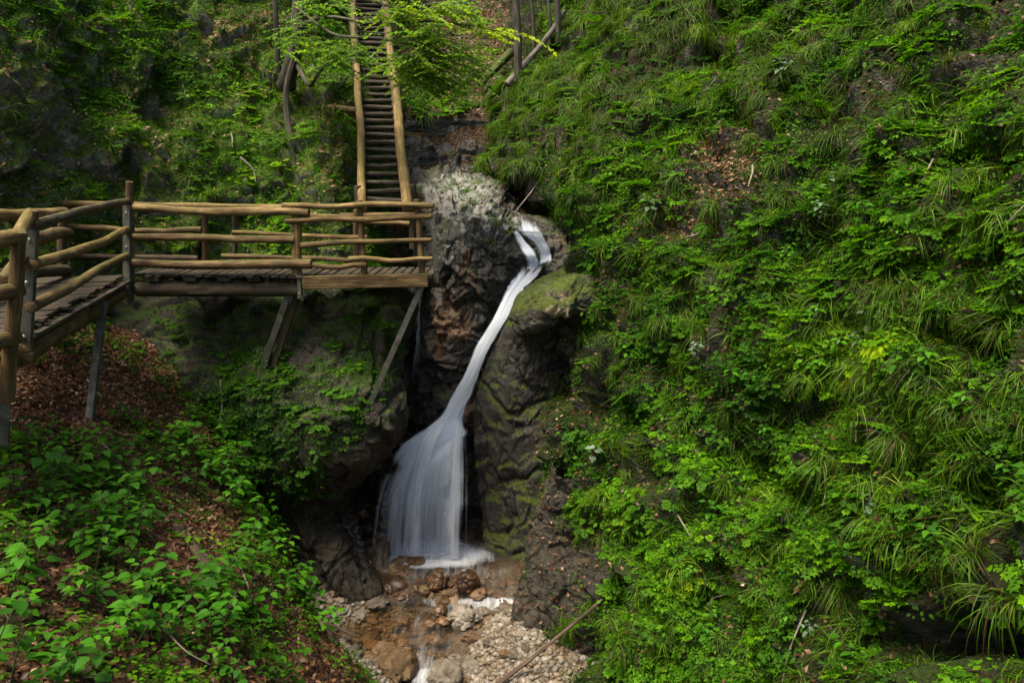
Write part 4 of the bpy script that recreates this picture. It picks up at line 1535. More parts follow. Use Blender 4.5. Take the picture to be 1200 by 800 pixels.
GW = 'wet stones in the stream'
GD = 'dry stones on the gravel bar'
for k, a in enumerate([
    (548, 686, 26, 22, 'stone_wet', 'round wet brown stone in the middle of the small cascade', GW, 1, .55),
    (513, 685, 22, 24, 'stone_wet', 'dark reddish wet stone left of the round cascade stone', GW, 2, .55),
    (560, 700, 18, 9, 'stone_wet', 'flat ochre wet stone just below the round cascade stone', GW, 3, .3),
    (556, 685, 12, 16, 'stone_wet', 'narrow brown wet stone wedged right of the round cascade stone', GW, 4, .55),
    (487, 691, 14, 10, 'stone_wet', 'small reddish wet stone at the left end of the cascade', GW, 5, .3),
    (497, 692, 12, 9, 'stone_ochre', 'small tan stone left of the thin middle spill', GW, 6, .4),
    (462, 688, 30, 16, 'stone_wet', 'broad dark brown wet stone at the pool outlet beside the cliff foot', GW, 7, .5),
    (470, 702, 26, 13, 'stone_wet', 'low brown wet stone in front of the pool outlet', GW, 8, .4),
    (487, 661, 24, 11, 'stone_ochre', 'orange brown stone in the pool near the foam', GW, 9, .6),
    (468, 660, 26, 9, 'stone_wet', 'flat black wet stone at the foam edge', GW, 10, .4),
    (470, 675, 34, 14, 'stone_wet', 'long red brown wet stone along the left pool rim', GW, 11, .5),
    (447, 665, 20, 44, 'stone_dry', 'upright pointed grey brown rock leaning on the cliff foot', 'rocks at the cliff foot', 12, .8),
    (438, 655, 14, 22, 'stone_dry', 'small upright brown rock behind the pointed one', 'rocks at the cliff foot', 13, .8),
    (462, 672, 16, 16, 'stone_ochre', 'rough ochre rock at the base of the pointed rock', 'rocks at the cliff foot', 14, .7),
    (516, 719, 17, 13, 'stone_wet', 'dark brown wet stone below the cascade foam', GW, 15, .3),
    (519, 730, 14, 9, 'stone_wet', 'orange wet stone beside the big grey block', GW, 16, .3),
    (545, 729, 36, 22, 'stone_dry', 'big angular grey block at the edge of the gravel bar', GD, 17, .7),
    (594, 720, 28, 16, 'stone_dry', 'pale wedge shaped block below the cascade', GD, 18, .7),
    (565, 718, 16, 8, 'stone_dry', 'low flat pale stone between the two blocks', GD, 19, .5),
    (613, 727, 16, 12, 'stone_dry', 'grey stone at the foot of the ribbed rock', GD, 20, .7),
    (624, 737, 18, 13, 'stone_dry', 'light grey stone near the leaning stick', GD, 21, .7),
    (633, 731, 11, 12, 'stone_dry', 'small light grey stone highest on the gravel bar', GD, 22, .7),
    (560, 752, 34, 12, 'stone_ochre', 'long flat ochre slab in the middle of the gravel bar', GD, 23, .4),
    (600, 745, 24, 13, 'stone_ochre', 'tan rounded stone behind the long ochre slab', GD, 24, .4),
    (565, 772, 20, 12, 'stone_dry', 'white angular stone below the long ochre slab', GD, 25, .6),
    (590, 768, 14, 9, 'stone_ochre', 'small rounded ochre stone right of the white stone', GD, 26, .3),
    (539, 773, 26, 8, 'stone_dry', 'thin flat slab left of the white stone', GD, 27, .4),
    (560, 790, 38, 18, 'stone_dry', 'big grey oval stone at the bottom edge of the gravel bar', GD, 28, .15),
    (535, 780, 16, 9, 'stone_ochre', 'ochre stone touching the big oval stone', GD, 29, .4),
    (612, 790, 24, 20, 'stone_dry', 'light grey block right under the leaning stick', GD, 30, .6),
    (585, 786, 20, 11, 'stone_ochre', 'yellow brown stone between the oval stone and the grey block', GD, 31, .5),
    (605, 765, 16, 14, 'stone_dry', 'tan upright stone leaning near the stick', GD, 32, .6),
    (464, 790, 42, 32, 'stone_ochre', 'big rounded ochre boulder left of the bottom chute', 'boulders at the stream bottom', 33, .42),
    (522, 796, 38, 22, 'stone_dry', 'smooth pinkish boulder right of the bottom chute', 'boulders at the stream bottom', 34, .35),
    (450, 766, 24, 16, 'stone_ochre', 'rounded ochre stone behind the big ochre boulder', 'boulders at the stream bottom', 35, .2),
    (432, 778, 22, 14, 'stone_ochre', 'flat tan stone left of the big ochre boulder', 'boulders at the stream bottom', 36, .3),
    (440, 711, 30, 16, 'stone_dry', 'wide grey rock on the left bank at the cliff foot', 'rocks at the cliff foot', 37, .5),
    (420, 726, 20, 11, 'stone_dry', 'grey brown rock left of the wide bank rock', 'rocks at the cliff foot', 38, .6),
]):
    stone(*a)

for k, (px, py, w_, h_) in enumerate(((430, 622, 16, 12), (443, 634, 18, 12), (452, 618, 14, 10), (463, 632, 16, 9), (432, 642, 18, 10), (456, 644, 14, 8), (424, 606, 16, 12), (474, 640, 12, 7))):
    stone(px, py, w_, h_, 'stone_wet', 'dark brown broken rock in the shaded hollow behind the left edge of the waterfall', 'rocks in the hollow behind the falls', 60 + k, .7)

# broken stones strewn over both gravel bars: the larger ones one by one
rs = np.random.default_rng(5)
cnt = 0
variants = []
for k in range(10):
    V, T = stone_verts(1, (1, .8, .6), .35 + .06 * k, 200 + k, 2)
    me = mesh_np('stone', V, T, M['stone_dry' if k % 3 else 'stone_ochre'])
    me.set_sharp_from_angle(angle=math.radians(28))
    variants.append(me)
zones = [(592, 750, 58, 48, 'small pale stone on the gravel bar under the leaning stick', 'loose stones on the right gravel bar', 64),
         (385, 735, 55, 28, 'small grey brown stone on the left bank gravel at the cliff foot', 'loose stones on the left gravel bar', 42),
         (425, 765, 28, 26, 'small tan stone at the left water edge near the bottom', 'loose stones at the left water edge', 20)]
for zx, zy, rx_, ry_, lab, grp, n in zones:
    for k in range(n):
        a = rs.random() * 2 * math.pi
        q = math.sqrt(rs.random())
        p = wxy(zx + rx_ * q * math.cos(a), zy + ry_ * q * math.sin(a))
        s = .03 + .075 * rs.random() ** 2
        z = float(z_bed(np.array([p[0]]), np.array([p[1]]))[0])
        o = link('stone', variants[int(rs.integers(10))], None, (p[0], p[1], max(z, p[2] - .03) + s * .25))
        o.scale = (s * (1 + rs.random() * .6), s, s * (.8 + .4 * rs.random()))
        o.rotation_euler = (rs.normal(0, .35), rs.normal(0, .35), rs.random() * 6.28)
        tag(o, lab, 'stone', grp)

GC = 'cobbles lying in the shallow stream'
for k in range(10):
    V, T = stone_verts(1, (1, .85, .55), .2 + .05 * k, 260 + k, 3)
    me = mesh_np('stone', V, T, M['stone_wet' if k % 4 else 'stone_ochre'])
    me.set_sharp_from_angle(angle=math.radians(32))
    variants.append(me)
for zx, zy, rx_, ry_, lab, n in [(540, 676, 66, 13, 'low wet brown cobble in the shallow pool outlet', 28), (545, 694, 60, 10, 'wet brown cobble at the lip of the cascade', 22), (470, 690, 30, 22, 'dark wet cobble under the cliff at the pool outlet', 24), (470, 745, 50, 30, 'brown cobble in the shallow run below the cascade', 44)]:
    for k in range(n):
        a = rs.random() * 2 * math.pi
        q = math.sqrt(rs.random())
        p = wxy(zx + rx_ * q * math.cos(a), zy + ry_ * q * math.sin(a))
        s = .05 + .10 * rs.random() ** 1.6
        o = link('stone', variants[10 + int(rs.integers(10))], None, (p[0], p[1], p[2] - s * (.55 if zy > 680 else .8) + .02 * rs.random()))
        o.scale = (s * (1 + rs.random() * .6), s, s)
        o.rotation_euler = (rs.normal(0, .2), rs.normal(0, .2), rs.random() * 6.28)
        tag(o, lab, 'stone', GC)

# gravel between them
V0, T0 = ICO[2][0], ICO[2][1]
V1 = [stone_verts(1, (1, .8, .6), .3 + .1 * k, 300 + k, 2)[0] for k in range(5)]


def scatter_mesh(protos, pts, Rm, scale, tint):
    """Merge copies of prototype meshes (V, Q, tint per vertex) into arrays."""
    VV, QQ, TT, n = [], [], [], 0
    pick = RNG.integers(0, len(protos), len(pts))
    for k, (v, q, t) in enumerate(protos):
        m = pick == k
        c = int(m.sum())
        if not c:
            continue
        X = np.einsum('nij,vj->nvi', Rm[m], v) * scale[m][:, None, None] + pts[m][:, None]
        VV.append(X.reshape(-1, 3))
        QQ.append((q[None] + (np.arange(c) * len(v))[:, None, None] + n).reshape(-1, q.shape[1]))
        TT.append((t[None] + tint[m][:, None]).reshape(-1))
        n += c * len(v)
    return np.concatenate(VV), np.concatenate(QQ), np.concatenate(TT)


def rand_rot(n, rng, tilt=.5):
    a = rng.random(n) * 2 * math.pi
    bx, by = rng.normal(0, tilt, n), rng.normal(0, tilt, n)
    z = np.stack([bx, by, np.ones(n)], 1)
    z /= np.linalg.norm(z, axis=1)[:, None]
    x = np.stack([np.cos(a), np.sin(a), np.zeros(n)], 1)
    y = np.cross(z, x)
    y /= np.linalg.norm(y, axis=1)[:, None]
    x = np.cross(y, z)
    return np.stack([x, y, z], -1)


n = 18000
gxp = np.concatenate([rs.uniform(-5.0, 1.6, 12000), rs.uniform(-2.8, .5, 6000)])
gyp = np.concatenate([rs.uniform(8.2, 14.5, 12000), rs.uniform(9.6, 13.8, 6000)])
gz = z_bed(gxp, gyp)
pts = np.stack([gxp, gyp, gz + .005], 1)
under = gz < z_water(gyp, gxp) + .04
sc_ = .014 + .05 * rs.random(n) ** 2.5
Vg_, Qg_, Tg_ = scatter_mesh([(v, T0, np.zeros(len(v))) for v in V1], pts, rand_rot(n, rs), sc_, np.where(under, .25, .75) + rs.normal(0, .16, n))
m_, nt = newmat('gravel_stones')
at = nt.nodes.new('ShaderNodeAttribute')
at.attribute_name = 'tint'
f = math_n(nt, 'ADD', at.outputs['Fac'], math_n(nt, 'MULTIPLY', math_n(nt, 'SUBTRACT', noise_n(nt, wpos(nt), 20, 5, .7), .5), .5))
col = ramp_n(nt, f, [(0, (.020, .009, .003)), (.3, (.095, .052, .020)), (.6, (.092, .067, .044)), (1, (.21, .186, .155))])
out_n(nt, pbsdf(nt, col, .6, .35, bump_n(nt, noise_n(nt, wpos(nt), 60, 4), .4, .01)))
tag(link('gravel', mesh_np('gravel', Vg_, Qg_, m_, {'tint': Tg_})), kind='stuff')
# ------------------------------------------------------------------ plants
G_ = [((.005, .013, .002)), (.014, .050, .003), (.043, .130, .004), (.105, .245, .004), (.24, .34, .008)]
M['herb'] = leaf_mat('herb_leaf', [(0, G_[0]), (.3, G_[1]), (.55, G_[2]), (.8, G_[3]), (1, G_[4])], .42, .6, .10)
M['broad'] = leaf_mat('broad_leaf', [(0, (.006, .020, .004)), (.35, (.016, .066, .005)), (.65, (.036, .140, .005)), (.9, (.078, .23, .006)), (1, (.17, .26, .012))], .38, .5, .16)
M['pale'] = leaf_mat('pale_leaf', [(0, (.035, .07, .03)), (.5, (.07, .12, .058)), (1, (.13, .18, .11))], .25, .5)
M['grass'] = leaf_mat('grass_blade', [(0, (.05, .035, .012)), (.2, (.03, .038, .006)), (.5, (.042, .105, .004)), (.8, (.092, .185, .006)), (1, (.20, .24, .018))], .35, .5, .15)
M['beech'] = leaf_mat('beech_leaf', [(0, (.02, .055, .006)), (.4, (.06, .14, .010)), (.7, (.13, .23, .012)), (1, (.27, .34, .015))], .5, .45, .3, tcol=1.7)
M['litter'] = leaf_mat('dry_beech_leaf', [(0, (.018, .008, .004)), (.35, (.075, .030, .012)), (.65, (.17, .075, .032)), (1, (.36, .22, .13))], .15, .5, .35, objvar=False)
M['stem'] = wood_mat('green_stem', (.02, .025, .008), (.05, .05, .018), (.09, .08, .03), moss=.2)
M['twig'] = wood_mat('dead_twig', (.06, .05, .035), (.16, .13, .10), (.32, .28, .22), moss=.15)
M['bark'] = wood_mat('tree_bark', (.016, .013, .009), (.045, .038, .028), (.10, .088, .068), moss=.42)
M['bark_pale'] = wood_mat('bare_log_wood', (.04, .033, .026), (.10, .085, .068), (.19, .165, .14), moss=.12)
M['bark_moss'] = wood_mat('mossy_log_bark', (.015, .02, .004), (.03, .04, .006), (.06, .075, .01), moss=.7, mossc=(.04, .055, .006))
M['stick'] = wood_mat('wet_stick', (.02, .013, .008), (.06, .04, .026), (.12, .085, .055), moss=.1)


def unit(v):
    v = np.asarray(v, float)
    return v / (np.linalg.norm(v) + 1e-9)


class LB:
    """Collects leaves, blades and stems of one plant."""
    def __init__(self):
        self.V, self.Q, self.T, self.n = [], [], [], 0

    def strip(self, C, L, R, tint):
        C, L, R = (np.asarray(x) for x in (C, L, R))
        k = len(C)
        V = np.stack([L, C, R], 1).reshape(-1, 3)
        i = np.arange(k - 1) * 3 + self.n
        q = np.concatenate([np.stack([i, i + 1, i + 4, i + 3], -1), np.stack([i + 1, i + 2, i + 5, i + 4], -1)])
        self.V.append(V)
        self.Q.append(q)
        self.T.append(np.full(len(V), tint))
        self.n += len(V)

    def quad(self, pts, tint):
        self.V.append(np.asarray(pts, float))
        self.Q.append(np.array([[0, 1, 2, 3]]) + self.n)
        self.T.append(np.full(4, tint))
        self.n += 4

    def leaf1(self, b, d, n, L, W, tint, droop=.15):
        d, n = unit(d), unit(n)
        s = unit(np.cross(n, d))
        m = b + d * L * .45 + n * L * .04
        self.quad([b, m + s * W / 2, b + d * L - n * L * droop, m - s * W / 2], tint)

    PROF = {'ovate': ((0, .04), (.16, .36), (.40, .50), (.70, .34), (.88, .15), (1, .01)),
            'heart': ((-.10, .16), (.04, .42), (.28, .53), (.60, .36), (.84, .15), (1, .01)),
            'lance': ((0, .04), (.3, .45), (.65, .38), (1, .01)),
            'small': ((0, .05), (.4, .5), (1, .01))}

    def leaf(self, b, d, n, L, W, tint, shape='ovate', droop=.22, fold=.18):
        d, n = unit(d), unit(n)
        s = unit(np.cross(n, d))
        C, Lf, Rt = [], [], []
        for t, w in self.PROF[shape]:
            c = b + d * L * t - n * droop * L * t * t
            wv = s * w * W
            up = n * fold * w * W
            C.append(c)
            Lf.append(c + wv + up)
            Rt.append(c - wv + up)
        self.strip(C, Lf, Rt, tint)

    def blade(self, pts, w, tint, side):
        pts = np.asarray(pts)
        k = len(pts)
        ww = w * np.array([.7, 1, .9, .6, .06][:k] if k == 5 else np.linspace(1, .06, k))[:, None]
        L = pts + side * ww / 2
        R = pts - side * ww / 2
        V = np.stack([L, R], 1).reshape(-1, 3)
        i = np.arange(k - 1) * 2 + self.n
        self.V.append(V)
        self.Q.append(np.stack([i, i + 1, i + 3, i + 2], -1))
        self.T.append(np.full(len(V), tint))
        self.n += len(V)

    def get(self):
        return np.concatenate(self.V), np.concatenate(self.Q), np.concatenate(self.T)


PR = np.random.default_rng(77)


def U(a, b):
    return PR.uniform(a, b)


def p_compound(nf=8, size=.17, lw=.020, pairs=4, tone=.55, rise=.6):
    lb = LB()
    for k in range(nf):
        az = k / nf * 6.283 + U(-.5, .5)
        h = np.array([math.cos(az), math.sin(az), 0])
        up = U(.25, 1.0) * rise
        L = size * U(.7, 1.25)
        tt = U(-.12, .12)
        pts = [h * L * t + np.array([0, 0, L * (up * t - .55 * up * t * t * 1.2)]) for t in np.linspace(0, 1, 5)]
        lb.blade(pts, .0035, tone - .25, unit(np.cross(h, [0, 0, 1])))
        s = np.cross([0, 0, 1], h)
        for j in range(pairs):
            t = .30 + .62 * (j + .5) / pairs
            b = h * L * t + np.array([0, 0, L * (up * t - .66 * up * t * t)])
            ll = lw * (1.35 - .5 * abs(t - .55)) * U(.8, 1.25)
            for sg in (-1, 1):
                d = h * .55 + s * sg + np.array([0, 0, U(-.15, .2)])
                lb.leaf1(b, d, np.array([U(-.3, .3), U(-.3, .3), 1]), ll * 1.5, ll * .95, tone + tt + U(-.1, .1))
        lb.leaf1(b, h, np.array([U(-.3, .3), U(-.3, .3), 1]), lw * 1.9, lw * 1.1, tone + tt + U(-.1, .12))
    return lb.get()


def p_creeper(n=32, rad=.20, lw=.026, tone=.5):
    lb = LB()
    for k in range(n):
        a, r = U(0, 6.283), rad * math.sqrt(U(0, 1))
        b = np.array([r * math.cos(a), r * math.sin(a), U(.005, .055)])
        e = U(0, 6.283)
        ll = lw * U(.6, 1.5)
        lb.leaf1(b, [math.cos(e), math.sin(e), U(-.3, .3)], [U(-.5, .5), U(-.5, .5), 1], ll, ll * U(.75, 1), tone + U(-.22, .22), .1)
    return lb.get()


def p_rosette(n=9, size=.09, lw=.035, tone=.55, stem=.10, shape='small'):
    """Several stalked leaves held flat above the ground."""
    lb = LB()
    for k in range(n):
        a = k * 2.4 + U(-.3, .3)
        h = np.array([math.cos(a), math.sin(a), 0])
        r = size * U(.3, 1.25)
        z = stem * U(.5, 1.3)
        b = h * r + np.array([0, 0, z])
        lb.blade([np.zeros(3), h * r * .4 + np.array([0, 0, z * .7]), b], .003, tone - .2, unit(np.cross(h, [0, 0, 1])))
        ll = lw * U(.75, 1.4)
        lb.leaf(b, h + np.array([0, 0, U(-.3, .1)]), [U(-.25, .25), U(-.25, .25), 1], ll * 1.35, ll, tone + U(-.14, .14), shape, U(.0, .3), .15)
    return lb.get()


def p_grass(n=60, length=.42, w=.007, tone=.5, dead=.15, hang=.6, base=.05):
    lb = LB()
    for k in range(n):
        a = U(0, 6.283)
        h = unit(np.array([math.cos(a), math.sin(a), 0]) * .75 + np.array([hang, 0, 0]))
        L = length * U(.5, 1.3)
        e = U(.5, 1.35)
        p = np.array([U(-base, base), U(-base, base), 0])
        d = h * math.cos(e) + np.array([0, 0, math.sin(e)])
        pts = [p]
        bend = U(1.5, 3.0)
        for j in range(4):
            d = unit(d + np.array([0, 0, -bend * .25 * (1 + j * .25)]))
            p = p + d * L / 4
            pts.append(p)
        side = unit(np.cross(h, [0, 0, 1]) + np.array([0, 0, U(-.4, .4)]))
        t = U(-.05, .18) if U(0, 1) < dead else tone + U(-.2, .3)
        lb.blade(pts, w * U(.7, 1.3), t, side)
    return lb.get()


def p_fern(n=8, L=.42, tone=.5):
    lb = LB()
    for k in range(n):
        a = k / n * 6.283 + U(-.3, .3)
        h = unit(np.array([math.cos(a), math.sin(a), 0]) + np.array([.5, 0, 0]))
        ll = L * U(.7, 1.15)
        s = np.cross([0, 0, 1], h)
        f = lambda t: h * ll * t * .9 + np.array([0, 0, ll * (.75 * t - .95 * t * t)])
        lb.blade([f(t) for t in np.linspace(0, 1, 5)], .005, tone - .3, unit(s))
        for j in range(15):
            t = .12 + .86 * j / 15
            b = f(t)
            w = ll * .24 * math.sin(math.pi * min(1, (t + .12) ** .8)) + .01
            for sg in (-1, 1):
                lb.leaf1(b, s * sg + h * .35 + np.array([0, 0, -.1]), [0, 0, 1], w, ll * .045, tone + U(-.1, .1), .2)
    return lb.get()


def p_broad(h=.38, nl=10, lw=.075, shape='heart', tone=.5):
    """Leafy plant: leaves in pairs on long stalks up one or two stems. Returns foliage and stem separately."""
    lb = LB()
    mb = MB()
    ns = PR.integers(1, 4)
    for q in range(ns):
        lean = np.array([U(-.25, .45), U(-.35, .35), 1.0]) * h * U(.65, 1.15)
        b0 = np.array([U(-.05, .05), U(-.05, .05), -.03])
        st = lambda t: b0 + lean * t + np.array([.10 * h * t * t, 0, 0])
        mb.tube([st(t) for t in np.linspace(0, 1, 5)], [.0045, .004, .0035, .003, .002], 5, cap=False)
        n = max(4, int(nl / ns * 1.4))
        for k in range(n):
            t = .30 + .70 * (k + 1) / n
            a = (k % 2) * math.pi + (k // 2) * 1.57 + U(-.4, .4)
            hd = np.array([math.cos(a), math.sin(a), U(.0, .35)])
            pl = lw * U(.45, 1.0) * (1.25 - .5 * t)
            b = st(t) + hd * pl
            mb.tube([st(t), st(t) + hd * pl * .6 + np.array([0, 0, .005]), b], .0018, 4, cap=False)
            ll = lw * U(.7, 1.25) * (1.15 - .35 * t)
            lb.leaf(b, hd * np.array([1, 1, .2]) + np.array([.12, 0, U(-.35, .05)]), [U(-.2, .35), U(-.25, .25), 1], ll * 1.25, ll * .92, tone + U(-.15, .15) + .15 * t, shape, U(.1, .35), .15)
    return lb.get(), mb


def frames(N, rng, wn_=.45, wz=.75, spin=True, align=False):
    """Plant frames on a slope: z between the normal and up, x downhill (align) or random."""
    n = len(N)
    z = N * wn_ + np.array([0, 0, wz])
    z /= np.linalg.norm(z, axis=1)[:, None] + 1e-9
    h = N * np.array([1, 1, 0]) + rng.normal(0, .12, (n, 3)) * np.array([1, 1, 0])
    if not align:
        a = rng.random(n) * 6.283
        h = np.stack([np.cos(a), np.sin(a), np.zeros(n)], 1)
    h = h + 1e-6
    x = h - z * (h * z).sum(1)[:, None]
    x /= np.linalg.norm(x, axis=1)[:, None] + 1e-9
    y = np.cross(z, x)
    return np.stack([x, y, z], -1)


def clump_tint(p, amp=.16, s=0):
    return amp * fbm(p, 1.1, 3, 40 + s) * 2


VR = np.random.default_rng(123)
COVER = {}


def cover(key, protos, pts, N, scale=(.7, 1.35), mat='herb', wn_=.45, wz=.75, align=False, dt=0.0, amp=.16, s=0):
    """Add copies to the merged cover mesh 'key'."""
    if not len(pts):
        return
    sc = VR.uniform(*scale, len(pts))
    tn = clump_tint(pts, amp, s) + VR.normal(0, .05, len(pts)) + dt
    R = frames(N, VR, wn_, wz, align=align)
    COVER.setdefault(key, [mat, []])[1].append(scatter_mesh(protos, pts, R, sc, tn))


def flush(key, name, label=None, kind='stuff', cat=None):
    mat, parts = COVER.pop(key)
    V = np.concatenate([p[0] for p in parts])
    n, Q = 0, []
    for p in parts:
        Q.append(p[1] + n)
        n += len(p[0])
    T = np.concatenate([p[2] for p in parts])
    o = link(name, mesh_np(name, V, np.concatenate(Q), M[mat], {'tint': T}, smooth=False))
    return tag(o, label, cat, kind=kind)


COMP = [p_compound(PR.integers(6, 11), U(.13, .2), U(.017, .025), int(PR.integers(3, 6)), .55) for _ in range(8)]
MOSS = [p_creeper(70, .14, .016, .42) for _ in range(4)]
CREEP = [p_creeper(34, .2, .027) for _ in range(5)]
ROS = [p_rosette(10, .10, .038, .55) for _ in range(6)]
GRS = [p_grass(46, .36, .0065, .45, .2, .7) for _ in range(6)]
GRF = [p_grass(40, .50, .010, .48, .15, 1.0, .10) for _ in range(5)]
FERN = [p_fern(int(PR.integers(6, 10)), U(.3, .45)) for _ in range(4)]
LIT = []
for _ in range(6):
    lb = LB()
    lb.leaf(np.array([-.03, 0, 0]), [1, 0, U(-.3, .3)], [U(-.3, .3), U(-.3, .3), 1], .065, .042, .45 + U(-.2, .2), 'small', U(-.4, .4), U(-.5, .5))
    LIT.append(lb.get())

# --- density over the right hillside, by areas one can see
EDGE = ([0, 250, 300, 380, 440, 500, 560, 640, 800], [640, 664, 694, 686, 678, 670, 662, 656, 662])


def hill_leafy(C, N, dh, px, py):
    b = blob(px, py, [(850, 195, 58, 52, .0), (795, 262, 78, 28, .05), (1010, 420, 30, 40, .3), (870, 640, 40, 30, .4), (1120, 760, 120, 50, .03), (760, 480, 60, 60, .7), (730, 130, 40, 20, .3), (1120, 730, 90, 70, .12), (860, 700, 24, 90, .3), (690, 620, 30, 60, .55),
                           (1000, 480, 80, 50, .45), (1150, 200, 60, 60, .5), (700, 760, 60, 60, .35)], 1.0)
    return b * (.12 + .88 * sstep(-.5, .1, dh)) * 1.5 * sstep(-.42, .18, fbm(C.reshape(-1, 3), 1.5, 3, 61).reshape(dh.shape)) * (px > np.interp(py, EDGE[0], EDGE[1]))


def hill_grassy(C, N, dh, px, py):
    b = blob(px, py, [(850, 195, 55, 50, .05), (1120, 420, 130, 130, 1.5), (1130, 560, 110, 120, 1.5), (850, 60, 140, 70, 1.3), (1010, 620, 90, 130, 1.2), (1000, 140, 110, 90, .9), (930, 380, 90, 70, 1.0), (740, 560, 60, 140, .3), (1130, 745, 60, 50, .05)], .5)
    return b * sstep(-.15, .2, dh) * (px > np.interp(py, EDGE[0], EDGE[1]) + 6)


def herbs_at(per, m, pool=hill):
    return pool.scatter(per, m, VR, 420)


pts, N, dh = herbs_at(26, hill_leafy)
dist = np.linalg.norm(pts - np.array([0, 0, ZC]), axis=1)
order = np.argsort(dist)
inside = proj(pts)
vis = (inside[0] > 0) & (inside[0] < 1200) & (inside[1] > 0) & (inside[1] < 800)
near = [i for i in order if vis[i]][:190]
rest = np.ones(len(pts), bool)
rest[near] = False
cover('herb', COMP, pts[rest], N[rest], (.6, 1.5), dt=.05)
pm, nm, _ = herbs_at(20, lambda C, N, dh, px, py: blob(px, py, [(850, 195, 55, 50, .0), (795, 262, 75, 26, .05), (1120, 760, 120, 50, .1)], 1.0) * (px > np.interp(py, EDGE[0], EDGE[1]) - 25) * sstep(-.75, -.15, dh) * (.15 + .85 * sstep(-.42, .05, fbm(C.reshape(-1, 3), 1.5, 3, 61).reshape(dh.shape))))
cover('herb', MOSS, pm, nm, (.8, 1.8), wn_=1, wz=.2, dt=-.02)
pg, ng, _ = herbs_at(10, lambda C, N, dh, px, py: blob(px, py, [(850, 195, 55, 50, .0), (795, 262, 70, 24, .1), (1120, 760, 120, 50, .1), (1100, 520, 140, 170, 1.8), (960, 660, 60, 90, 1.6), (860, 70, 140, 70, 2)], .6) * (px > np.interp(py, EDGE[0], EDGE[1])) * sstep(-.5, .0, dh) * (.1 + .9 * sstep(-.40, .05, fbm(C.reshape(-1, 3), 1.5, 3, 61).reshape(dh.shape))))
cover('grass', GRF, pg, ng, (.5, 1.0), 'grass', .7, .35, True, dt=.02)
pts2, N2, _ = herbs_at(24, hill_leafy)
cover('herb', CREEP, pts2, N2, (.7, 1.3), wn_=.9, wz=.35, dt=-.08)
pts3, N3, _ = herbs_at(13, hill_leafy)
cover('herb', ROS, pts3, N3, (.6, 1.4), dt=-.03)
pts4, N4, _ = herbs_at(9, hill_grassy)
gd = np.linalg.norm(pts4 - np.array([0, 0, ZC]), axis=1)
gx_, gy_ = proj(pts4)
gvis = (gx_ > 0) & (gx_ < 1200) & (gy_ > 0) & (gy_ < 800)
gnear = [i for i in np.argsort(gd) if gvis[i] and VR.random() < .8][:130]
grest = np.ones(len(pts4), bool)
grest[gnear] = False
cover('grass', GRS, pts4[grest], N4[grest], (.6, 1.4), 'grass', .6, .5, True)
# hanging grass fringe of the spur and leaf cover on the back slopes
sp1, sN1, _ = spur.scatter(24, lambda C, N, dh, px, py: sstep(-.15, .25, N[..., 2]) * (.1 + .9 * sstep(-.25, .15, dh)), VR)
cover('grass', GRF, sp1, sN1, (.5, 1.15), 'grass', .7, .35, True, dt=-.07, amp=.24, s=3)
sp2, sN2, _ = spur.scatter(16, lambda C, N, dh, px, py: sstep(-.2, .2, N[..., 2]), VR)
cover('herb', COMP, sp2, sN2, (.7, 1.5), dt=-.05)
bk1, bN1, _ = back.scatter(6, lambda C, N, dh, px, py: sstep(.18, .4, N[..., 2]) * np.where(py > 142, .0, 1) * blob(px, py, [(560, 40, 60, 30, .3), (500, 60, 30, 30, .8), (480, 110, 40, 40, 2.2)], .7), VR)
cover('herb', COMP, bk1, bN1, (.9, 2.0), dt=-.02)
cover('herb', CREEP, bk1 + .1, bN1, (1, 2), wn_=.9, wz=.35)
bk2, bN2, _ = back.scatter(1.5, lambda C, N, dh, px, py: sstep(.15, .4, N[..., 2]) * np.where(py > 150, .15, 1), VR)
cover('grass', GRF, bk2, bN2, (.6, 1.2), 'grass', .6, .5, True)

# --- upper left cliff, pillar, rocks
def cliff_m(C, N, dh, px, py):
    n = fbm(C.reshape(-1, 3), .9, 3, 81).reshape(dh.shape)
    b = blob(px, py, [(30, 150, 70, 120, .12), (215, 90, 120, 110, 1.3), (380, 170, 45, 70, .8), (345, 190, 16, 60, .1), (120, 60, 60, 60, .8)], .75)
    return b * sstep(-.25, .25, n + .15) * sstep(-.45, .15, N[..., 2])


p_, n_, _ = upper.scatter(26, cliff_m, VR)
cover('herb', COMP, p_, n_, (.6, 1.35), dt=.16, s=5)
p_, n_, _ = upper.scatter(44, cliff_m, VR)
cover('herb', CREEP, p_, n_, (.6, 1.2), wn_=1, wz=.3, dt=.04, s=5)
p_, n_, _ = upper.scatter(40, lambda C, N, dh, px, py: blob(px, py, [(30, 150, 70, 120, .25)], 1) * sstep(-.6, .1, N[..., 2]), VR)
cover('herb', MOSS, p_, n_, (.6, 1.4), wn_=1, wz=.2, dt=.1, s=5)
p_, n_, _ = upper.scatter(7, cliff_m, VR)
cover('herb', ROS, p_, n_, (.7, 1.5), s=5)
p_, n_, _ = upper.scatter(3.0, lambda C, N, dh, px, py: blob(px, py, [(225, 110, 40, 90, 2.5), (250, 220, 30, 30, 2.0), (150, 130, 30, 50, 1.2)], .35) * sstep(-.2, .2, dh), VR)
cover('grass', GRS, p_, n_, (.7, 1.4), 'grass', .6, .4, True)


def pillar_m(C, N, dh, px, py):
    n = fbm(C.reshape(-1, 3), 1.1, 3, 91).reshape(dh.shape)
    b = blob(px, py, [(290, 480, 70, 80, 1.6), (230, 540, 50, 60, 1.2), (215, 420, 60, 60, .35), (380, 480, 60, 50, .55), (300, 570, 40, 40, .8), (448, 420, 14, 60, .7), (190, 470, 40, 60, .7), (410, 400, 60, 60, .5), (330, 380, 60, 30, .5), (350, 560, 40, 50, .4)], .0)
    return b * sstep(-.3, .2, n + .2)


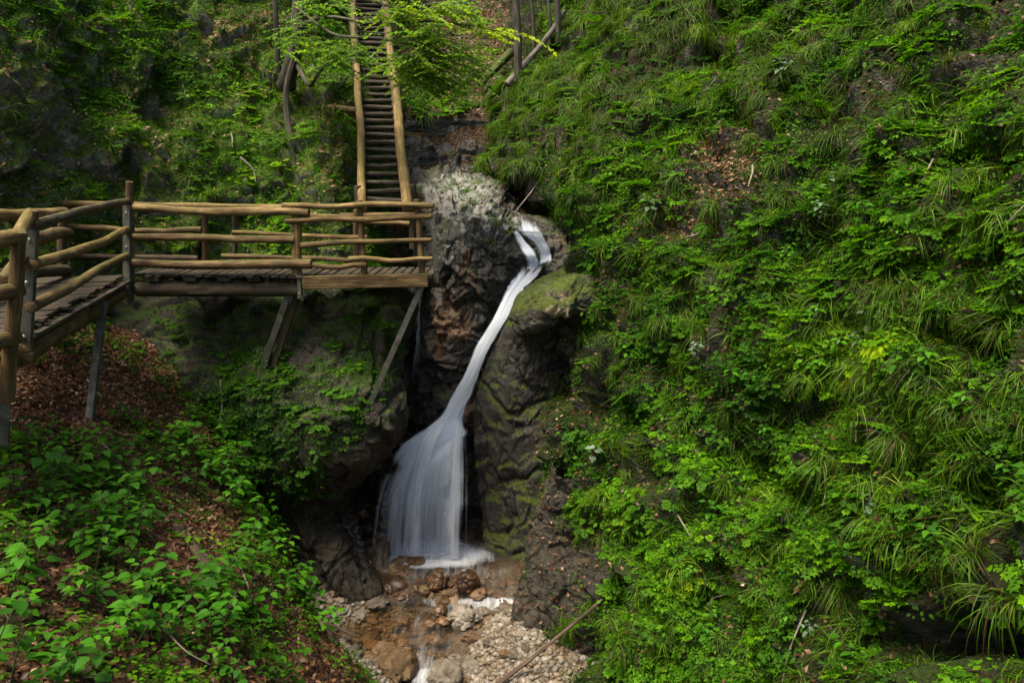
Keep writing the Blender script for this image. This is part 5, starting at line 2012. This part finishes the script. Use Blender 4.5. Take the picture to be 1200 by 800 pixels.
p_, n_, _ = pillar.scatter(30, lambda C, N, dh, px, py: blob(px, py, [(170, 380, 80, 60, .8), (400, 420, 70, 70, .6)], .0) * sstep(-.2, .3, fbm(C.reshape(-1, 3), 1.4, 3, 95).reshape(dh.shape)), VR)
cover('herb', MOSS, p_, n_, (.4, .9), wn_=1, wz=.2, dt=-.1, s=6)
p_, n_, _ = pillar.scatter(50, pillar_m, VR)
cover('herb', MOSS, p_, n_, (.5, 1.2), wn_=1, wz=.2, dt=-.1, s=6)
p_, n_, _ = pillar.scatter(30, pillar_m, VR)
cover('herb', COMP, p_, n_, (.5, 1.1), dt=-.08, s=6)
p_, n_, _ = pillar.scatter(46, pillar_m, VR)
cover('herb', CREEP, p_, n_, (.5, 1.0), wn_=1, wz=.3, dt=-.1, s=6)
p_, n_, _ = outcrop.scatter(14, lambda C, N, dh, px, py: blob(px, py, [(548, 232, 12, 10, 1.2), (585, 262, 16, 12, 1), (568, 285, 10, 10, .8), (530, 222, 10, 6, .7)], .0), VR)
cover('herb', COMP, p_, n_, (.4, .8), dt=.05)
cover('herb', CREEP, p_, n_, (.5, .9), wn_=1, wz=.3)
p_, n_, _ = boulder.scatter(10, lambda C, N, dh, px, py: blob(px, py, [(655, 320, 25, 15, 1), (620, 320, 18, 10, .5)], .0), VR)
cover('herb', CREEP, p_, n_, (.5, .9), wn_=1, wz=.3)
p_, n_, _ = butt.scatter(16, lambda C, N, dh, px, py: blob(px, py, [(660, 610, 22, 80, 1), (640, 560, 20, 20, .7)], .05) * sstep(-.3, .3, N[..., 2]), VR)
cover('herb', CREEP, p_, n_, (.5, 1.0), wn_=1, wz=.3)

# --- left bank: litter and low plants
def bank_m(C, N, dh, px, py):
    n = fbm(C.reshape(-1, 3), 1.3, 3, 71).reshape(dh.shape)
    b = blob(px, py, [(90, 470, 110, 55, .06), (222, 648, 40, 34, .0), (250, 630, 40, 60, .4), (290, 720, 50, 50, .8), (370, 760, 50, 40, .25), (100, 620, 120, 80, 1.3), (330, 690, 30, 40, .4)], .8)
    return b * sstep(-.35, .25, n + .1)


p_, n_, _ = bank.scatter(30, bank_m, VR, 420)
cover('herb', ROS, p_, n_, (.6, 1.3), dt=-.05, s=7)
p_, n_, _ = bank.scatter(14, bank_m, VR, 420)
cover('herb', COMP, p_, n_, (.5, 1.0), dt=-.05, s=7)
p_, n_, _ = bank.scatter(16, bank_m, VR, 420)
cover('herb', CREEP, p_, n_, (.5, .9), wn_=1, wz=.3, dt=-.12, s=7)
flush('herb', 'ground_cover')
flush('grass', 'grass')


def litter(pool, per, m, dt=0.0, sc=(.7, 1.3)):
    p, n, _ = pool.scatter(per, m, VR, 420)
    p = p + n * VR.uniform(.0, .03, len(p))[:, None]
    sc_ = VR.uniform(*sc, len(p))
    a = VR.random(len(p)) * 6.283
    z = n + VR.normal(0, .45, (len(p), 3))
    z /= np.linalg.norm(z, axis=1)[:, None]
    h = np.stack([np.cos(a), np.sin(a), VR.normal(0, .5, len(p))], 1)
    x = h - z * (h * z).sum(1)[:, None]
    x /= np.linalg.norm(x, axis=1)[:, None]
    R = np.stack([x, np.cross(z, x), z], -1)
    COVER.setdefault('litter', ['litter', []])[1].append(scatter_mesh(LIT, p, R, sc_, VR.normal(dt, .16, len(p))))


litter(bank, 330, lambda C, N, dh, px, py: blob(px, py, [(90, 450, 110, 70, 1.2)], 1.0) * (px > -330))
litter(hill, 45, lambda C, N, dh, px, py: blob(px, py, [(850, 195, 50, 45, 7), (790, 262, 70, 24, 6), (730, 130, 40, 20, 3), (690, 560, 40, 120, 3), (1000, 480, 60, 50, 3), (860, 30, 120, 20, 4), (1010, 420, 40, 50, 4), (870, 640, 40, 40, 4), (1180, 350, 40, 50, 3), (1120, 760, 120, 50, .2)], 1.1))
litter(back, 60, lambda C, N, dh, px, py: sstep(.2, .4, N[..., 2]) * np.where(py > 138, .0, 1), sc=(1.2, 2.4))
litter(upper, 170, lambda C, N, dh, px, py: sstep(-.35, .2, N[..., 2]) * blob(px, py, [(300, 50, 70, 50, 2), (395, 170, 20, 60, 3), (170, 130, 50, 50, 1), (120, 40, 30, 40, 1.5)], .5), dt=.12)
litter(butt, 60, lambda C, N, dh, px, py: sstep(0, .4, N[..., 2]))
flush('litter', 'fallen_leaves')


# --- plants one can pick out, each an object of its own
def hill_zone(px, py):
    if px < 760:
        return ('beside the mossy waterfall rock' if py < 430 else 'on the steep foot of the hillside by the stream')
    if py < 200:
        return 'high on the planted hillside'
    if px < 960:
        return 'on the middle of the planted hillside' if py < 520 else 'on the lower hillside above the leaning stick'
    return 'on the near hillside at walkway height' if py < 430 else 'on the near hillside above the dark overhang'


def put(me, name, p, R, s, label, cat, group=None, parent=None):
    o = link(name, me)
    m = np.eye(4)
    m[:3, :3] = R * s
    m[:3, 3] = p
    from mathutils import Matrix
    o.matrix_world = Matrix(m.tolist())
    return tag(o, label, cat, group)


def proto_mesh(name, vqt, mat):
    v, q, t = vqt
    return mesh_np(name, v, q, M[mat], {'tint': t}, smooth=False)


comp_me = [proto_mesh('leafy_herb', p_compound(PR.integers(8, 13), U(.13, .2), U(.017, .024), int(PR.integers(4, 6)), .56), 'herb') for _ in range(7)]
gr_me = [proto_mesh('grass_tussock', p_grass(int(U(45, 110)), U(.26, .55), U(.0045, .0075), U(.36, .52), U(.1, .4), U(.4, 1.1), U(.04, .10)), 'grass') for _ in range(14)]
Rn = frames(N[near], VR)
for k, i in enumerate(near):
    z = hill_zone(*[float(v) for v in proj(pts[i])])
    put(comp_me[k % 7], 'leafy_herb', pts[i], Rn[k], VR.uniform(.7, 1.35), 'small leaved bright green herb ' + z, 'plant', 'leafy herbs ' + z)
Rg = frames(N4[gnear], VR, .6, .5, align=True)
for k, i in enumerate(gnear):
    z = hill_zone(*[float(v) for v in proj(pts4[i])])
    put(gr_me[k % 14], 'grass_tussock', pts4[i], Rg[k], VR.uniform(.55, 1.4), 'drooping grass tussock ' + z, 'grass', 'grass tussocks ' + z)
fern_me = [proto_mesh('fern', f, 'herb') for f in FERN]


yf_me = proto_mesh('fern', p_fern(8, .42, .98), 'herb')
for px, py, s, lab in ((1040, 402, .7, 'yellow green fern hanging on the near hillside above the pale silvery plant'), (1092, 404, .6, 'second yellow green fern, to the right of the pale silvery plant')):
    p, n = surf(px, py, [hill])
    put(yf_me, 'fern', p + n * .08, frames(n[None], VR, .5, .6, align=True)[0], s, lab, 'fern')
for k, (px, py, s) in enumerate([(120, 105, 1), (150, 150, .9), (75, 90, .8), (355, 60, 1), (740, 215, 1.1), (830, 265, 1), (1060, 250, .9), (690, 520, .9), (760, 640, .9), (780, 470, .8), (255, 470, .7), (310, 540, .7), (215, 460, .7), (905, 300, 1), (985, 215, 1), (1095, 500, .8)]):
    p, n = surf(px, py)
    where = ('on the cliff behind the boardwalk' if py < 240 and px < 400 else 'on the shaded cliff under the boardwalk' if px < 400 else hill_zone(px, py))
    put(fern_me[k % 4], 'fern', p, frames(n[None], VR, .5, .6, align=True)[0], s, 'small arching green fern ' + where, 'fern', 'ferns ' + where)

br = [p_broad(U(.32, .5), int(PR.integers(8, 13)), U(.07, .092), 'heart', .5) for _ in range(8)]
brs = []
for f, mbq in br:
    fm = proto_mesh('foliage', f, 'broad')
    t_ = empty('tmp_stem_holder', (0, 0, 0))
    t_['org'] = [0.0, 0.0, 0.0]
    so_ = mbq.build('stem', M['stem'], t_)
    brs.append((fm, so_.data))
    bpy.data.objects.remove(so_)
    bpy.data.objects.remove(t_)


def broad(p, n, s, label, group, v, mat=None):
    r = empty('broadleaf_plant', p, label, 'plant', group)
    R = frames(n[None], VR, .25, .9, align=True)[0] * s
    m = np.eye(4)
    m[:3, :3] = R
    m[:3, 3] = p
    from mathutils import Matrix
    r.matrix_world = Matrix(m.tolist())
    fo = link('foliage', brs[v][0] if mat is None else mat[v % len(mat)], r)
    link('stem', brs[v][1], r)
    return r


def bank_zone(px, py):
    if py < 545:
        return 'at the dry leaf slope under the boardwalk'
    if 170 < px < 300 and 560 < py < 720:
        return 'beside the brown fallen log'
    if px > 290:
        return 'on the bank edge above the stream'
    return 'low on the leafy bank in the foreground' if py > 680 else 'halfway down the leafy bank'


kbp, kbn, _ = bank.scatter(6.0, lambda C, N, dh, px, py: blob(px, py, [(90, 470, 110, 60, .0), (222, 652, 38, 40, .0), (250, 640, 26, 50, .15), (290, 730, 40, 40, .5), (380, 760, 60, 50, .1), (90, 600, 110, 90, 1.9), (60, 720, 110, 80, 1.9), (200, 570, 50, 40, 1.4), (220, 720, 60, 60, 1.4)], .5) * (px < 400) * (py > 490), VR, 60)
kd_ = np.argsort(np.linalg.norm(kbp - np.array([0, 0, ZC]), axis=1))
if len(kd_) > 155:
    far_ = kd_[155:]
    cover('broad', [b[0] for b in br], kbp[far_], kbn[far_], (.65, 1.2), 'broad', .25, .9, True)
    flush('broad', 'leafy_plants')
for k in kd_[:155]:
    z = bank_zone(*[float(v) for v in proj(kbp[k])])
    broad(kbp[k], kbn[k], VR.uniform(.75, 1.45), 'broad heart leaved green plant ' + z, 'broad leaved plants ' + z, int(VR.integers(8)))
for px, py, s in [(135, 500, 1.0), (150, 495, .9), (160, 505, .8), (20, 525, .9), (70, 528, .9), (235, 468, .7), (185, 545, 1.0), (205, 555, 1.1), (250, 575, 1.0)]:
    p, n = surf(px, py, [bank, pillar])
    z = bank_zone(px, py)
    broad(p, n, s, 'broad heart leaved green plant ' + z, 'broad leaved plants ' + z, int(VR.integers(8)))
hp, hn, _ = hill.scatter(2.2, lambda C, N, dh, px, py: blob(px, py, [(1130, 740, 90, 70, 0), (1000, 380, 160, 110, 1.3), (950, 250, 120, 80, 1.5), (950, 560, 100, 60, 1.2), (800, 720, 80, 70, 1.5), (730, 280, 60, 80, .5)], .45), VR, 30)
hd_ = np.argsort(np.linalg.norm(hp - np.array([0, 0, ZC]), axis=1))[:105]
for k in hd_:
    z = hill_zone(*[float(v) for v in proj(hp[k])])
    broad(hp[k], hn[k], VR.uniform(.5, .95), 'broad leaved green plant ' + z, 'broad leaved plants ' + z, int(VR.integers(8)))
pale_me = [proto_mesh('foliage', b[0], 'pale') for b in br]
for k, (px, py, s, lab) in enumerate([
    (1020, 392, .62, 'pale silvery leaved plant on the near hillside under the yellow green frond'),
    (1010, 405, .5, 'low pale leaved plant tucked under the silvery one'),
    (925, 45, .8, 'silver leaved plant near the top of the hillside'),
    (920, 90, .8, 'whitish leaved plant just below the topmost silver one'),
    (985, 225, .7, 'pale grey green plant between grass tussocks high on the hillside'),
    (960, 255, .7, 'pale grey green plant above the leaf filled gully'),
    (945, 300, .6, 'pale leaved plant in the middle of the leafy hillside'),
    (815, 420, .6, 'pale leaved plant left of the hillside middle'),
    (690, 540, .7, 'drooping silvery plant beside the ribbed rock foot'),
    (955, 745, .5, 'pale round leaved plant by the dark hollow low on the hillside'),
    (1015, 605, .5, 'wind stirred pale plant next to the hanging grass'),
    (760, 250, .7, 'pale leaved plant over the brown leaf patch')]):
    p, n = surf(px, py, [hill, butt])
    broad(p + n * .10, n, s * 1.35, lab, None, k % 8, pale_me)

# --- dead twigs, sticks and fallen logs
def stick(pix, r0, r1, mat, name, label, cat, lift=.03, group=None, pools=None, depths=None, wob=.03):
    pts = []
    for i, (px, py) in enumerate(pix):
        if depths:
            pts.append(P(px, py, depths[i]))
        else:
            p, n = surf(px, py, pools)
            pts.append(p + n * lift)
    pts = np.array(pts)
    fine = _cr(pts, max(8, len(pts) * 5)) if len(pts) > 2 else wander(pts[0], pts[1], 12, wob, pix[0][0])
    rr = np.linspace(r0, r1, len(fine))
    o = pts[0]
    mb = MB().tube(fine - o, rr, 9, rough=.1)
    t_ = empty('tmp_stick_holder', (0, 0, 0))
    t_['org'] = [0.0, 0.0, 0.0]
    ob = mb.build(name, M[mat], t_)
    ob.parent = None
    ob.location = Vector(o)
    bpy.data.objects.remove(t_)
    return tag(ob, label, cat, group)


stick([(578, 805), (640, 757), (706, 702)], .035, .022, 'stick', 'fallen_stick', 'long dark brown stick leaning from the gravel up the hillside', 'stick', depths=[10.0, 10.2, 10.45])
stick([(636, 742), (626, 758), (606, 782)], .022, .014, 'bark_pale', 'fallen_stick', 'short forked tan stick on the gravel left of the long leaning stick', 'stick', depths=[11.2, 10.95, 10.6])
stick([(204, 622), (222, 643), (241, 668)], .055, .05, 'stick', 'fallen_log', 'short thick brown fallen log lying in dry leaves on the bank', 'log', .05, pools=[bank])
stick([(364, 718), (380, 738), (396, 756)], .03, .02, 'stick', 'fallen_stick', 'dark brown stick across the bank edge beside the gravel', 'stick', .05, pools=[bank])
stick([(374, 728), (398, 736), (418, 746)], .03, .018, 'stick', 'fallen_stick', 'brown stick lying on the left gravel at the cliff foot', 'stick', depths=[11.4, 11.2, 11.0])
stick([(594, 68), (582, 86), (567, 108)], .12, .10, 'bark_moss', 'fallen_log', 'thick moss covered log lying on the grassy spur above the gorge', 'log', .28)
stick([(667, 27), (640, 60), (607, 99)], .06, .075, 'bark_pale', 'fallen_log', 'long bare grey log lying slanted across the grassy spur', 'log', .32)
for k, pix in enumerate([[(1026, 447), (1012, 478), (1010, 515)], [(946, 715), (928, 760), (920, 795)], [(1176, 270), (1190, 255), (1196, 250)], [(872, 470), (868, 490)], [(893, 497), (876, 513)], [(800, 600), (808, 640), (800, 665)],
                         [(825, 715), (850, 690)], [(880, 200), (874, 224)], [(822, 270), (800, 285)], [(100, 450), (114, 470)], [(115, 520), (135, 545), (140, 555)], [(112, 625), (125, 650)], [(185, 742), (215, 770), (235, 785)],
                         [(275, 670), (285, 700), (292, 735)], [(262, 450), (264, 480), (252, 500)], [(268, 160), (275, 175)], [(280, 188), (298, 202), (303, 212)], [(955, 520), (965, 560), (975, 590)], [(640, 195), (628, 215), (612, 243)], [(1090, 190), (1080, 215)]]):
    zone = 'on the dry leaves of the bank' if pix[0][0] < 300 and pix[0][1] > 400 else 'on the cliff behind the boardwalk' if pix[0][0] < 400 else hill_zone(*pix[0])
    if pix[0] == (640, 195):
        zone = 'hanging down above the top of the falls'
    s_ = np.linalg.norm(surf(*pix[0])[0] - np.array([0, 0, ZC])) / 900
    stick(pix, 1.1 * s_, .5 * s_, 'twig', 'dead_twig', 'thin bare greyish twig ' + zone, 'twig', .10, 'dead twigs ' + zone)

# --- trees
def tree(name, base, pix, r0, r1, label, mat='bark', branches=(), group=None, rb=.25):
    base = np.asarray(base, float)
    t_ = root(name, base, label, 'tree', group)
    pts = np.array([P(*q) for q in pix])
    fine = _cr(pts, 26)
    rr = np.linspace(r0, r1, 26)
    rr[:5] *= np.linspace(1.15, 1, 5)
    MB().tube(fine, rr, 12, rough=.12).build('trunk', M[mat], t_)
    for bp, a, b in branches:
        q = np.array([P(*w) for w in bp])
        f = _cr(q, 18)
        MB().tube(f, np.linspace(a, b, 18), 8, rough=.12).build('branch', M[mat], t_)
    return t_


tips = [(570, 40, 575, 36, 25.0, .085), (607, 90, 603, -60, 21.0, .10), (626, 66, 619, -60, 22, .05), (645, 55, 639, -60, 21.5, .05), (655, 45, 645, -70, 20.5, .085), (469, 45, 468, -60, 23, .045), (513, 40, 510, -70, 25, .05)]
labs = ['', 'slim dark trunk right of the bare slanted log base', 'thin straight sapling between two darker trunks', 'thin leaning sapling on the ridge of the grassy spur', 'stout dark trunk at the top of the spur', 'thin stem just beside the staircase top', 'slender trunk in the leafy gully behind the yellow branch']
for k, (x0, y0_, x1, y1_, d, r) in enumerate(tips):
    if k == 0:
        continue
    p0 = surf(x0, y0_)[0]
    dd = p0[1]
    tree('slim_tree', p0, [(x0, y0_ + 6, dd), ((x0 * 2 + x1) / 3 + 1, y0_ * .66 + y1_ * .33, dd), ((x0 + 2 * x1) / 3 - 1, y0_ * .33 + y1_ * .66, dd + .1), (x1, y1_, dd + .2)], r, r * .7, labs[k])

bt = tree('beech_tree', P(338, 88, 16.4), [(335, 100, 16.5), (341, 80, 16.2), (348, 50, 16.0), (351, 0, 16.0), (350, -110, 16.2)], .17, .11, 'young beech with thin trunk whose leafy yellow green branches reach across the staircase', 'bark', [
    ([(349, 30, 15.9), (385, 20, 14.8), (440, 28, 13.6), (505, 25, 13.0), (560, 32, 12.8), (598, 40, 12.7)], .035, .008),
    ([(349, 10, 15.9), (390, 40, 14.6), (440, 45, 13.8), (490, 55, 13.4), (555, 72, 13.2)], .03, .006),
    ([(350, -20, 15.9), (400, -20, 14.2), (455, 8, 13.2), (520, 4, 12.8), (545, 12, 12.7)], .035, .008),
    ([(345, 70, 16.1), (362, 100, 15.6), (372, 88, 15.2), (388, 68, 15.0)], .05, .01),
    ([(347, 60, 16.0), (335, 110, 15.9), (342, 170, 15.6), (352, 225, 15.3)], .07, .05),
    ([(322, 0, 16.4), (324, 40, 16.4), (326, 85, 16.5)], .05, .06)])
lb = LB()
mbt = MB()


def spray(cx, cy, d, rx, ry, n, tone, var=.12):
    """Flat, layered beech sprays: leaves alternate along short twigs that spread sideways and hang a little."""
    nt_ = max(2, n // 8)
    for k in range(nt_):
        p0 = P(cx + PR.normal(0, rx * .42), cy + PR.normal(0, ry * .42), d + PR.normal(0, .25))
        a = U(-.7, .7) + (0 if U(0, 1) < .7 else math.pi)
        h = np.array([math.cos(a), math.sin(a) * .8 - .25, U(-.55, .25)])
        L = U(.30, .62)
        mbt.tube([p0 + h * L * t - np.array([0, 0, .10 * t * t]) for t in (0, .35, .7, 1)], [.004, .003, .0025, .0015], 4, cap=False)
        tn = tone + PR.normal(0, var)
        s = unit(np.cross([0, 0, 1], h))
        for j in range(14):
            t = (j + .5) / 14
            b = p0 + h * L * t - np.array([0, 0, .10 * t * t])
            sg = 1 if j % 2 else -1
            l = U(.06, .10)
            dd = h * .7 + s * sg * .9 + np.array([0, 0, U(-.35, .15)])
            lb.leaf(b, dd, [U(-.7, .7), U(-.7, .7), 1], l, l * .62, tn + U(-.1, .1), 'small', .2, .15)


for a in [(395, 58, 14.6, 50, 20, 520, .5), (355, 50, 15.4, 22, 30, 200, .45), (520, 95, 13.8, 30, 14, 320, .55), (490, 75, 13.4, 36, 18, 420, .6), (470, 18, 13.2, 45, 16, 420, .62), (520, 8, 12.8, 40, 12, 300, .66), (505, 50, 13.2, 40, 24, 620, .56), (530, 70, 13.2, 34, 14, 340, .62), (470, 70, 13.6, 28, 18, 300, .5),
          (575, 36, 12.8, 24, 7, 120, .98), (450, -30, 13.5, 70, 20, 500, .6), (360, 40, 15.4, 22, 22, 160, .5), (380, 5, 15, 30, 12, 160, .5), (500, 90, 14.0, 24, 12, 200, .55)]:
    spray(*a)
v, q, t = lb.get()
o_ = np.array(bt['org'])
link('crown', mesh_np('crown', v - o_, q, M['beech'], {'tint': t}, smooth=False), bt)
mbt.build('twigs', M['bark'], bt)['kind'] = 'stuff'
for o in list(bpy.data.objects):
    if 'org' in o.keys():
        del o['org']
